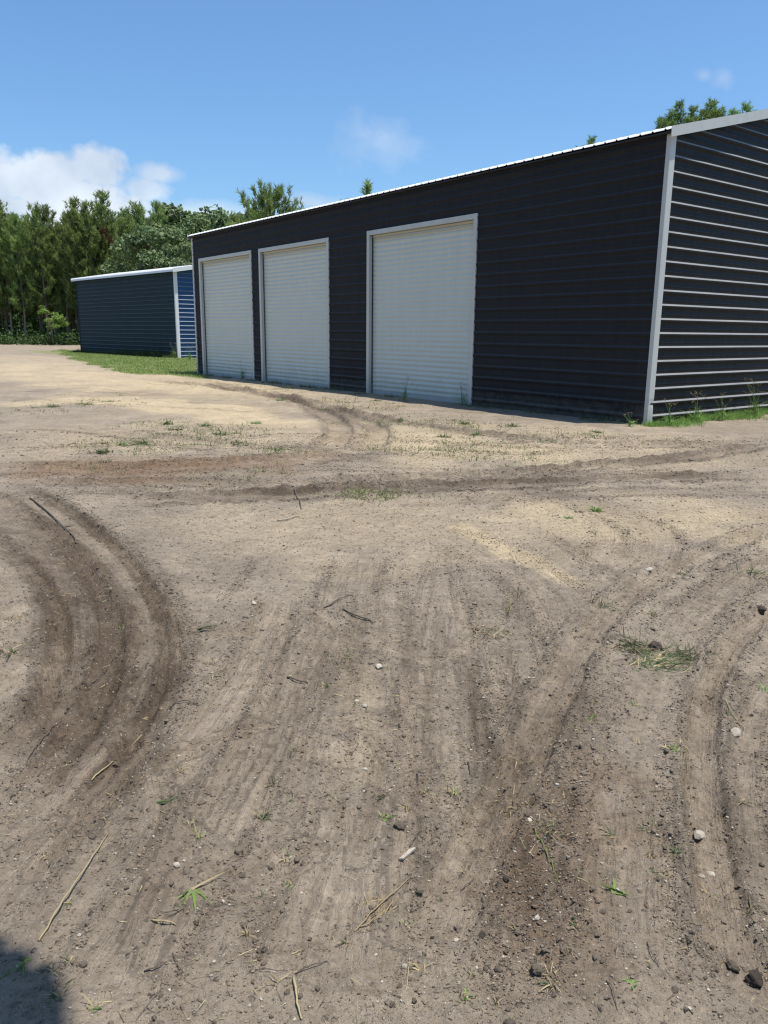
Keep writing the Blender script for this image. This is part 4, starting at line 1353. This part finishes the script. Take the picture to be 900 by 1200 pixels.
rock(469, 970, 17, 'round brown clod with a dark underside in the middle foreground', CLODS[0], 'dirt_clod', 'clod')
rock(884, 1148, 28, 'big dark clod at the lower right edge', CLODS[1], 'dirt_clod', 'clod', mat=M['darkclod'])
rock(859, 1133, 18, 'brown clod left of the big dark clod', CLODS[2], 'dirt_clod', 'clod')
rock(892, 714, 17, 'dark clod at the right edge beside the upper track', CLODS[3], 'dirt_clod', 'clod', mat=M['darkclod'])
rock(678, 1032 + 42, 14, 'brown clod on the crumbled soil left of the seedling', CLODS[4], 'dirt_clod', 'clod')
rock(592, 1037, 12, 'dark round clod beside the smooth right track', CLODS[5], 'dirt_clod', 'clod', mat=M['darkclod'])
rock(564, 1100, 11, 'dark clod, last in the row right of the grey pebble', CLODS[0], 'dirt_clod', 'clod', mat=M['darkclod'])

# countable clods of the crumbled berms: the largest ones as things, the crumbs as gravel
dens = np.clip(rough_m * 1.2 + 0.12 * rg, 0, 1.3)
NC = 1300000
cx = rng.uniform(-6, 7, NC); cy = 1.25 + rng.uniform(0, 1, NC) ** 1.7 * 10.5
vis = np.abs(cx) < 0.55 * cy + 0.25
cx, cy = cx[vis], cy[vis]
pd = mask_at(dens, cx, cy) * (1 - 0.85 * mask_at(smooth_m, cx, cy)) * np.minimum(1, (2.2 / cy) ** 0.6) + 0.03
keep = rng.uniform(0, 1, cx.size) < pd
cx, cy = cx[keep], cy[keep]
cz = height_at(cx, cy)
print('crumbs', cx.size)
size = 0.0018 * np.exp(rng.normal(0, 0.5, cx.size)) * (1 + 0.10 * cy)
sel = np.argsort(-size / np.hypot(cy, 1.5))[:230]
isbig = np.zeros(cx.size, bool); isbig[sel] = True
for i in sel:
    me = CLODS[int(rng.integers(6))]
    o = bpy.data.objects.new('dirt_clod', me); COL.objects.link(o)
    r = min(size[i] * rng.uniform(0.8, 1.2), 0.016)
    o.location = (cx[i], cy[i], cz[i] + r * 0.25); o.scale = (r, r, r * 0.85)
    o.rotation_euler = (rng.uniform(-0.3, 0.3), rng.uniform(-0.3, 0.3), rng.uniform(0, 6.28))
    tag(o, 'small brown soil clod crumbled loose beside the tyre tracks', 'clod', 'loose soil clods along the tracks')

# gravel of crumbs: low-poly lumps in one object
lump = []
for k in range(8):
    rs = np.random.default_rng(400 + k)
    bm = bmesh.new(); bmesh.ops.create_icosphere(bm, subdivisions=0 + 1, radius=1.0) if False else bmesh.ops.create_cube(bm, size=1.5)
    bmesh.ops.triangulate(bm, faces=bm.faces)
    V = np.array([v.co[:] for v in bm.verts]); V *= rs.uniform(0.65, 1.2, (len(V), 1)); V *= np.array([1, rs.uniform(0.6, 1), rs.uniform(0.5, 0.8)])
    Fc = np.array([[v.index for v in f.verts] for f in bm.faces]); bm.free()
    lump.append((V, Fc))
idx = np.nonzero(~isbig)[0][:220000]
VV, FF, MI, off = [], [], [], 0
kinds = rng.integers(0, 8, idx.size)
for k in range(8):
    ids = idx[kinds == k]
    V, Fc = lump[k]
    a = rng.uniform(0, 6.28, ids.size); ca, sa = np.cos(a), np.sin(a)
    x = V[None, :, 0] * ca[:, None] - V[None, :, 1] * sa[:, None]
    y = V[None, :, 0] * sa[:, None] + V[None, :, 1] * ca[:, None]
    s = size[ids][:, None]
    X = np.stack([x * s + cx[ids][:, None], y * s + cy[ids][:, None], (V[None, :, 2] + 0.3) * s + cz[ids][:, None]], -1)
    VV.append(X.reshape(-1, 3))
    FF.append((Fc[None] + (np.arange(ids.size) * len(V))[:, None, None] + off).reshape(-1, 3)); off += ids.size * len(V)
    tone = rng.uniform(0, 1, ids.size)
    MI.append(np.repeat(np.where(tone > 0.945, 1, np.where(tone < 0.06 + 0.75 * np.clip(mask_at(dark_m, cx[ids], cy[ids]), 0, 1), 2, 0)), len(Fc)))
tag(np_mesh('gravel', np.vstack(VV), np.vstack(FF), [M['clod'], M['stone'], M['darkclod']], False, mi=np.concatenate(MI)), 'fine soil crumbs and grit strewn over the dirt', 'gravel', None, 'stuff')

# dry grass litter
n = 16000
lx = rng.uniform(-5, 6, n * 3); ly = 1.25 + rng.uniform(0, 1, n * 3) ** 1.6 * 9
k = (np.abs(lx) < 0.55 * ly + 0.25) & (rng.uniform(0, 1, n * 3) < np.clip(0.25 + 0.9 * perlin(lx * 1.3, ly * 1.3, 77), 0.03, 1))
lx, ly = lx[k][:n], ly[k][:n]; n = lx.size
a = rng.uniform(0, 6.28, n)
D = np.column_stack([np.cos(a), np.sin(a), rng.normal(0.05, 0.12, n)]); D /= np.linalg.norm(D, axis=1, keepdims=True)
Ln = 0.014 * np.exp(rng.normal(0.3, 0.6, n)) * (1 + 0.07 * ly)
V, Fq = blades_arrays(np.column_stack([lx, ly, height_at(lx, ly) + 0.003]), D, Ln, 0.0016 * (1 + 0.12 * ly) * rng.uniform(0.6, 1.4, n), Ln * 0.05, 2)
mi = np.repeat(np.where(rng.uniform(0, 1, n) < 0.6, 0, 1), 2)
tag(np_mesh('straw_litter', V, Fq, [M['straw'], M['twig']], False, mi=mi, attrs=dict(tone=np.repeat(rng.uniform(0, 1, n), 6))), 'short bits of dry grass and root littering the dirt', 'litter', None, 'stuff')


def stick(pts_px, wpx, label, mat='twig', name='twig', cat='twig', lift=0.004, group=None, side=None):
    P = [G(*q) for q in pts_px]
    C = catmull(P, 5)
    dd = math.hypot(math.hypot(*C[len(C) // 2]), CAM_H)
    r = wpx / F * dd * 0.3
    rs = np.random.default_rng(int(abs(pts_px[0][0] * 7 + pts_px[0][1])))
    pts = [(c[0] + rs.normal(0, r * 0.35), c[1] + rs.normal(0, r * 0.35), float(height_at(c[0], c[1])) + r + lift * math.sin(math.pi * i / (len(C) - 1)) * 2) for i, c in enumerate(C)]
    org = Vector(pts[0])
    mb = MB()
    m_ = len(pts)
    mb.tube([Vector(p) - org for p in pts], [r * (1.0 - 0.55 * i / m_) * rs.uniform(0.85, 1.15) for i in range(m_)], 6)
    if side:
        i0 = m_ // 2
        e = Vector(pts[i0]) - org
        t = (Vector(pts[i0 + 1]) - Vector(pts[i0])).normalized()
        b = Vector((-t.y, t.x, 0.25)) * side + t * abs(side)
        mb.tube([e, e + b * 0.6, e + b], [r * 0.6, r * 0.45, r * 0.25], 5)
    o = mb.build(name, M[mat], None)
    o.location = org
    if mat in ('straw', 'grass'):
        at_ = o.data.attributes.new('tone', 'FLOAT', 'POINT'); at_.data.foreach_set('value', np.full(len(o.data.vertices), 0.8, np.float32))
    return tag(o, label, cat, group)


stick([(36, 583), (60, 603), (84, 625), (90, 636)], 3.6, 'dark forked stick lying in the curved left rut', side=0.06)
stick([(380, 715), (397, 706), (414, 700)], 3, 'thin dark twig above the sprouting patch', side=0.02)
stick([(402, 718), (420, 726), (437, 732)], 3.5, 'stout dark twig pointing at the sprouting patch')
stick([(336, 793), (348, 797), (361, 799)], 4, 'short dark stick left of the sprouting patch')
stick([(25, 903), (45, 868), (72, 838)], 2.5, 'bent thin twig on the smooth left tracks')
stick([(107, 793), (124, 780), (138, 762)], 2.5, 'thin twig crossing the inner left track')
stick([(198, 826), (215, 823), (232, 824)], 2.5, 'curved thin root right of the left rut')
stick([(106, 908), (120, 897), (134, 882)], 3, 'short pale straw beside the left rut', 'straw', 'straw_stalk', 'straw')
stick([(46, 1106), (70, 1070), (98, 1025), (127, 976)], 4, 'long yellow straw stalk pointing into the shadow corner', 'straw', 'straw_stalk', 'straw', 0.008)
stick([(179, 1086), (192, 1089), (206, 1091)], 4, 'short bright yellow straw piece left of the uprooted weed', 'straw', 'straw_stalk', 'straw')
stick([(344, 1152), (347, 1175), (354, 1205)], 5, 'dry yellow blade cut off by the bottom edge', 'straw', 'straw_stalk', 'straw')
stick([(415, 1098), (440, 1070), (485, 1030)], 3, 'longest dry stalk of the straw wisp in the middle foreground', 'straw', 'straw_stalk', 'straw')
stick([(418, 1092), (450, 1078), (463, 1052)], 2.5, 'thin dry stalk under the longest one of the straw wisp', 'straw', 'straw_stalk', 'straw')
stick([(480, 994), (486, 984), (492, 972)], 2.5, 'short dark twig right of the round brown clod')
stick([(325, 607), (338, 606), (350, 602)], 3.5, 'bleached forked twig lying on the tracks in front of the middle door', 'palewood', side=0.05)
stick([(346, 1148), (365, 1140), (383, 1132)], 2.5, 'dark wiry root near the bottom edge')
stick([(300, 1147), (318, 1150), (337, 1144)], 2, 'thin curved root left of the wiry root at the bottom')
stick([(170, 1147), (186, 1143), (196, 1136)], 2.5, 'dark twig below the uprooted weed')
stick([(203, 1125), (208, 1140), (216, 1150)], 2, 'crooked thin twig right of the dark twig below the weed')
stick([(758, 1105), (764, 1122), (772, 1136)], 2, 'thin twig on the smooth right track')
stick([(626, 965 + 12), (640, 1000), (655, 1035)], 2.5, 'dry green stalk on the crumbled soil', 'grass', 'grass_stalk', 'grass stalk')
stick([(710, 1150), (718, 1165), (724, 1185)], 2, 'reddish root among the crumbled soil at the bottom')
stick([(828, 805), (835, 810), (840, 800)], 2.5, 'short dark twig right of the uprooted grass clump')
stick([(845, 825), (858, 837), (872, 850)], 1.8, 'pale straw ending at the large pale stone', 'straw', 'straw_stalk', 'straw')
stick([(346, 573), (351, 585), (353, 596)], 3, 'dark stub of root standing on the tracks in front of the middle door')
stick([(540, 1045 - 8), (548, 1030), (556, 1018)], 2, 'fine twig on the smooth right track beside the dark round clod')
stick([(548, 888), (550, 896), (551, 905)], 3, 'upright dark stub of twig in the centre foreground')
stick([(490, 918), (489, 908), (491, 903)], 3, 'short dark stub left of the upright twig stub')
c = G(477, 1004)
mb = MB()
mb.add([(-0.025, -0.022, 0), (-0.012, -0.026, 0.003), (0.026, 0.018, 0.006), (0.024, 0.026, 0.004), (0.006, 0.014, 0.004), (-0.025, -0.022, 0.006), (-0.012, -0.026, 0.010), (0.026, 0.018, 0.012), (0.024, 0.026, 0.010), (0.006, 0.014, 0.011)],
       [(4, 3, 2, 1, 0), (5, 6, 7, 8, 9), (0, 1, 6, 5), (1, 2, 7, 6), (2, 3, 8, 7), (3, 4, 9, 8), (4, 0, 5, 9)])
o = mb.build('bark_chip', M['palewood'], None); o.location = (c[0], c[1], z_at(c) + 0.002)
tag(o, 'pale angular bark chip below the round brown clod', 'bark chip')


def tuft(px, py, rad_px, h, n, label, mats=('grass', 'straw'), mix=0.3, flat=0.5, wd=0.0035, name='grass_tuft', cat='grass tuft', group=None, lie=None):
    c = G(px, py)
    rs = np.random.default_rng(int(px * 13 + py))
    dd = math.hypot(math.hypot(*c), CAM_H)
    rad = rad_px / F * dd
    P = np.column_stack([rs.normal(0, rad * 0.45, n), rs.normal(0, rad * 0.45, n)])
    Z = height_at(P[:, 0] + c[0], P[:, 1] + c[1])
    z0 = z_at(c)
    D = np.column_stack([rs.normal(0, flat, n), rs.normal(0, flat, n), rs.uniform(0.3, 1, n) * (1 if lie is None else 0.25)])
    if lie is not None: D[:, :2] += np.array(lie) * 1.2
    D /= np.linalg.norm(D, axis=1, keepdims=True)
    Ln = h * rs.uniform(0.4, 1.15, n)
    V, Fq = blades_arrays(np.column_stack([P, Z - z0]), D, Ln, wd * rs.uniform(0.6, 1.3, n), Ln * rs.uniform(0.05, 0.5, n) * (1 if lie is None else 0.3), 3, rs)
    mi = np.repeat((rs.uniform(0, 1, n) < mix).astype(int), 3)
    o = np_mesh(name, V, Fq, [M[m] for m in mats], False, mi=mi, attrs=dict(tone=np.repeat(rs.uniform(0.1, 0.95, n), 8)))
    o.location = (c[0], c[1], z0)
    return tag(o, label, cat, group)


tuft(742, 757, 26, 0.13, 130, 'uprooted grass clump lying on the right track, its left half', ('dgrass', 'straw'), 0.25, 0.6, 0.005, lie=(0.5, -0.3))
tuft(768, 778, 26, 0.14, 130, 'uprooted grass clump lying on the right track, its lower fold', ('dgrass', 'straw'), 0.3, 0.6, 0.005, lie=(0.6, 0.5))
tuft(797, 766, 24, 0.12, 130, 'uprooted grass clump lying on the right track, its right half', ('dgrass', 'straw'), 0.2, 0.7, 0.005, lie=(0.4, 0.1))
rock(768, 758, 15, 'dark root ball between the halves of the uprooted grass clump', CLODS[2], 'root_ball', 'root ball', mat=M['darkclod'])
tuft(226, 1050, 5, 0.10, 12, 'uprooted grass weed below the white pebble and tan stone', ('grass', 'straw'), 0.15, 0.7, 0.006, lie=(0.1, -0.6))
tuft(212, 1076, 5, 0.06, 6, 'flattened green blades left of the uprooted weed', ('dgrass', 'straw'), 0.1, 0.6, 0.005, lie=(-0.5, -0.2))
tuft(30, 1130, 8, 0.11, 10, 'long green blade with dry wisps inside the shadow corner', ('grass', 'dgrass'), 0.5, 0.5, 0.006, lie=(0.0, -0.5))
tuft(232, 740, 3, 0.16, 7, 'long green blade lying right of the left rut', ('dgrass', 'straw'), 0.1, 0.25, 0.007, lie=(0.8, 0.35))
tuft(185, 940, 3, 0.08, 6, 'short green blade lying on the smooth lower left track', ('dgrass', 'straw'), 0.1, 0.25, 0.006, lie=(0.8, 0.25))
tuft(405, 768, 22, 0.035, 80, 'sprouting patch of green and dry grass in the middle of the yard', ('dgrass', 'straw'), 0.45, 1.0, 0.003)
tuft(8, 765, 12, 0.12, 26, 'upright grass tuft at the left edge by the inner track', ('dgrass', 'straw'), 0.4, 0.6, 0.005)
tuft(20, 725, 22, 0.06, 50, 'dry matted grass at the left edge above the upright tuft', ('straw', 'dgrass'), 0.4, 1.0, 0.004)
tuft(141, 732, 4, 0.04, 8, 'tiny green tuft on the curved left track', ('grass', 'straw'), 0.3, 0.6, 0.004)
tuft(245, 775, 10, 0.05, 18, 'small dry tuft right of the left rut', ('straw', 'dgrass'), 0.2, 0.8, 0.003)
tuft(531, 928, 6, 0.055, 24, 'small upright tuft of yellow grass in the centre foreground', ('straw', 'grass'), 0.3, 0.5, 0.003)
tuft(500, 925, 8, 0.045, 16, 'thin wisp of grass left of the yellow tuft', ('dgrass', 'straw'), 0.5, 0.6, 0.003)
tuft(447, 930, 8, 0.035, 18, 'low green sprout between the sandy streak and the yellow wisp', ('dgrass', 'straw'), 0.4, 0.8, 0.003)
tuft(345, 880, 5, 0.05, 12, 'pale wisp with a dark base on the middle left track', ('straw', 'dgrass'), 0.3, 0.5, 0.003)
tuft(321, 918, 6, 0.06, 14, 'dry wisp at the edge of the lower left track', ('straw', 'dgrass'), 0.3, 0.6, 0.003)
tuft(308, 960, 8, 0.05, 20, 'dark little weed on the lower left track', ('dgrass', 'straw'), 0.2, 0.7, 0.004)
tuft(580, 742, 26, 0.09, 50, 'sparse dry grass patch below the pale sandy strip', ('straw', 'dgrass'), 0.35, 0.8, 0.004)
tuft(598, 720, 6, 0.22, 8, 'tall bent dry stalks standing above the dry grass patch', ('straw', 'dgrass'), 0.2, 0.35, 0.004)
tuft(610, 700, 4, 0.2, 5, 'thin green stalks behind the tall bent dry stalks', ('dgrass', 'straw'), 0.3, 0.3, 0.005)
tuft(698, 598, 7, 0.10, 40, 'leafy green weed on the pale soil in front of the building corner', ('grass', 'dgrass'), 0.3, 0.9, 0.010)
tuft(666, 607, 5, 0.06, 20, 'tiny green weed left of the leafy weed on the pale soil', ('grass', 'dgrass'), 0.3, 0.9, 0.008)
tuft(706, 706, 14, 0.06, 50, 'dark weed mat on the berm of the curved right track', ('dgrass', 'dgrass'), 0.3, 0.9, 0.005)
tuft(766, 720, 8, 0.08, 16, 'green wisp right of the dark weed mat', ('dgrass', 'straw'), 0.4, 0.6, 0.005)
tuft(800, 666, 10, 0.06, 24, 'small green weed on the upper right berm', ('dgrass', 'straw'), 0.4, 0.8, 0.005)
tuft(884, 672, 14, 0.09, 50, 'dark bushy weed at the right edge on the upper berm', ('dgrass', 'straw'), 0.15, 0.8, 0.006)
tuft(694, 838, 6, 0.05, 14, 'small pale green tuft on the crumbled right soil', ('grass', 'straw'), 0.4, 0.7, 0.004)
tuft(744, 823, 5, 0.04, 12, 'tiny yellow green sprout below the uprooted clump', ('grass', 'straw'), 0.4, 0.7, 0.004)
tuft(786, 880, 8, 0.05, 22, 'green and rusty sprout patch left of the large pale stone', ('grass', 'straw'), 0.5, 0.9, 0.004)
tuft(852, 838, 4, 0.07, 8, 'pale grass wisp just above the large pale stone', ('dgrass', 'straw'), 0.4, 0.5, 0.004)
tuft(893, 806, 5, 0.06, 10, 'green tuft at the right edge above the large pale stone', ('grass', 'straw'), 0.2, 0.6, 0.004)
tuft(724, 1046, 5, 0.045, 10, 'bright lime seedling beside the right track', ('pinebright', 'grass'), 0.2, 0.5, 0.010, 'seedling', 'seedling', lie=(0.4, 0.4))
tuft(792, 1006, 5, 0.04, 12, 'curled green sprout on the smooth right track', ('grass', 'dgrass'), 0.4, 0.9, 0.006)
tuft(642, 975, 20, 0.05, 46, 'matted dry grass on the crumbled soil', ('straw', 'dgrass'), 0.5, 1.1, 0.003)
tuft(455, 958, 12, 0.03, 30, 'lime green sprouts beside the round brown clod', ('grass', 'straw'), 0.3, 0.9, 0.004)
tuft(440, 1072, 22, 0.06, 60, 'flattened dry straw wisp in the middle foreground', ('straw', 'straw'), 0.3, 0.4, 0.0025, 'straw_wisp', 'straw', lie=(0.55, 0.6))
tuft(230, 985, 4, 0.08, 10, 'yellow green grass spray above the white pebble', ('straw', 'grass'), 0.4, 0.35, 0.003)
tuft(548, 1170, 8, 0.03, 12, 'yellow leaf sprout among reddish roots at the bottom', ('pinebright', 'straw'), 0.4, 0.8, 0.006)
tuft(740, 1154, 6, 0.02, 10, 'tiny pale green sprout at the lower right', ('grass', 'straw'), 0.2, 0.9, 0.005)
tuft(108, 1190, 6, 0.05, 10, 'thin green wisp at the bottom edge beside the shadow', ('grass', 'straw'), 0.3, 0.6, 0.003)
for q in ((145, 522), (166, 520), (120, 530), (258, 510), (240, 500), (196, 498), (205, 505), (100, 474), (62, 478), (130, 470), (300, 497), (330, 470), (440, 470), (470, 492), (545, 497), (560, 510), (520, 512), (600, 500), (420, 462), (380, 478), (640, 515), (700, 508), (330, 530), (280, 520)):
    tuft(q[0], q[1], rng.uniform(6, 12), rng.uniform(0.07, 0.16), 60, 'low green weed clump on the pale dirt in front of the buildings', ('dgrass', 'sprout'), 0.5, 0.9, 0.013, 'weed_clump', 'weed', 'weed clumps scattered on the pale dirt')
for k in range(120):
    px, py = rng.uniform(10, 890), 600 + rng.uniform(0, 1) ** 1.2 * 580
    tuft(px, py, rng.uniform(3, 9), rng.uniform(0.02, 0.05), int(rng.integers(5, 16)), 'faint little wisp of dry grass sprouting from the open dirt', ('straw', 'dgrass'), rng.uniform(0.1, 0.6), 0.9, 0.003, group='little grass wisps in the dirt')

# ------------------------------------------------------------------ sky, sun
SUN_EL, SUN_AZ = R(76), R(106)
w = bpy.data.worlds.new('World'); scene.world = w; w.use_nodes = True
nt = w.node_tree
bg = nt.nodes['Background']
sky = N(nt, 'ShaderNodeTexSky', sky_type='NISHITA')
sky.sun_disc = False; sky.sun_elevation = SUN_EL; sky.sun_rotation = SUN_AZ
sky.air_density = 1.0; sky.dust_density = 1.0; sky.ozone_density = 2.0
STR = 0.12
tc = N(nt, 'ShaderNodeTexCoord')
Dv = tc.outputs['Generated']


def vdot(a, vec):
    n = N(nt, 'ShaderNodeVectorMath', operation='DOT_PRODUCT'); nt.links.new(a, n.inputs[0]); n.inputs[1].default_value = vec
    return n.outputs['Value']


# cloud bank: a fixed patch of sky in the north-west, built from puffs on a tangent plane there
cdir = Vector(ray(90, 215)).normalized()
cr_ = cdir.cross(Vector((0, 0, 1))).normalized(); cu_ = cr_.cross(cdir)
den = mth(nt, 'MAXIMUM', vdot(Dv, cdir), 0.05)
U = mth(nt, 'DIVIDE', vdot(Dv, cr_), den); Vv = mth(nt, 'DIVIDE', vdot(Dv, cu_), den)
front = mth(nt, 'GREATER_THAN', vdot(Dv, cdir), 0.1)


def uv_of(px, py):
    d = Vector(ray(px, py)).normalized(); k = d.dot(cdir)
    return d.dot(cr_) / k, d.dot(cu_) / k


comb = N(nt, 'ShaderNodeCombineXYZ'); nt.links.new(U, comb.inputs[0]); nt.links.new(Vv, comb.inputs[1])
n1 = N(nt, 'ShaderNodeTexNoise'); n1.inputs['Scale'].default_value = 22; n1.inputs['Detail'].default_value = 8; n1.inputs['Roughness'].default_value = 0.58
nt.links.new(comb.outputs[0], n1.inputs['Vector'])
n2 = N(nt, 'ShaderNodeTexNoise'); n2.inputs['Scale'].default_value = 9; n2.inputs['Detail'].default_value = 5
nt.links.new(comb.outputs[0], n2.inputs['Vector'])


def puff(px, py, rx, ry, amp=1.0):
    u0, v0 = uv_of(px, py)
    a = mth(nt, 'DIVIDE', mth(nt, 'SUBTRACT', U, u0), rx / F); b = mth(nt, 'DIVIDE', mth(nt, 'SUBTRACT', Vv, v0), ry / F)
    r2 = mth(nt, 'ADD', mth(nt, 'MULTIPLY', a, a), mth(nt, 'MULTIPLY', b, b))
    return mth(nt, 'MULTIPLY', mth(nt, 'SUBTRACT', 1.0, mth(nt, 'SQRT', r2)), amp)


def cloud(puffs, k, soft, th):
    f = None
    for p in puffs:
        q = puff(*p)
        f = q if f is None else mth(nt, 'MAXIMUM', f, q)
    f = mth(nt, 'ADD', f, mth(nt, 'MULTIPLY', mth(nt, 'SUBTRACT', n1.outputs[0], 0.5), k))
    return ramp(nt, f, th, th + soft)


bank = cloud([(112, 198, 38, 26), (74, 202, 38, 24), (30, 216, 70, 30), (-60, 210, 90, 40), (-10, 250, 180, 36), (95, 240, 62, 40), (60, 224, 80, 30)], 1.6, 0.36, 0.05)
small = mth(nt, 'MULTIPLY', cloud([(186, 203, 30, 15), (172, 222, 36, 16), (150, 250, 70, 22)], 1.6, 0.6, 0.05), 0.62)
wisp = mth(nt, 'MULTIPLY', cloud([(440, 168, 62, 34), (425, 158, 40, 22)], 1.9, 1.1, 0.05), 0.28)
wisp2 = mth(nt, 'MULTIPLY', cloud([(845, 93, 26, 16), (825, 88, 24, 10)], 1.6, 1.2, 0.1), 0.3)
low = mth(nt, 'MULTIPLY', cloud([(370, 238, 60, 12), (230, 250, 120, 16)], 1.4, 1.0, 0.0), 0.55)
al = mth(nt, 'MAXIMUM', mth(nt, 'MAXIMUM', mth(nt, 'MULTIPLY', bank, 0.8), small), mth(nt, 'MAXIMUM', mth(nt, 'MAXIMUM', wisp, wisp2), low))
al = mth(nt, 'MULTIPLY', al, front, clamp=True)
CW = 0.86 / STR
ccol = mixc(nt, ramp(nt, n2.outputs[0], 0.36, 0.62), (CW * 0.62, CW * 0.70, CW * 0.82), (CW * 1.0, CW * 1.04, CW * 1.08))
skyc = sky.outputs[0]
hs = N(nt, 'ShaderNodeHueSaturation'); hs.inputs['Saturation'].default_value = 1.0; hs.inputs['Value'].default_value = 1.0
nt.links.new(skyc, hs.inputs['Color'])
tint = mixc(nt, 1.0, hs.outputs[0], (0.775, 1.035, 1.23), 'MULTIPLY')
final = mixc(nt, al, tint, ccol)
nt.links.new(final, bg.inputs['Color'])
bg.inputs['Strength'].default_value = STR

sd = bpy.data.lights.new('sun', 'SUN'); sd.energy = 5.0; sd.angle = R(0.53); sd.color = (1.0, 0.95, 0.87)
so = bpy.data.objects.new('sun', sd); COL.objects.link(so)
dirv = Vector((math.sin(SUN_AZ) * math.cos(SUN_EL), math.cos(SUN_AZ) * math.cos(SUN_EL), math.sin(SUN_EL)))
so.rotation_euler = dirv.to_track_quat('Z', 'Y').to_euler()

scene.view_settings.view_transform = 'Standard'
scene.view_settings.look = 'None'
scene.view_settings.exposure = 0.22
scene.view_settings.gamma = 1.0
scene.view_settings.use_curve_mapping = False
scene.cycles.use_denoising = True
scene.cycles.filter_width = 1.25
scene.cycles.max_bounces = 6
scene.cycles.transparent_max_bounces = 8
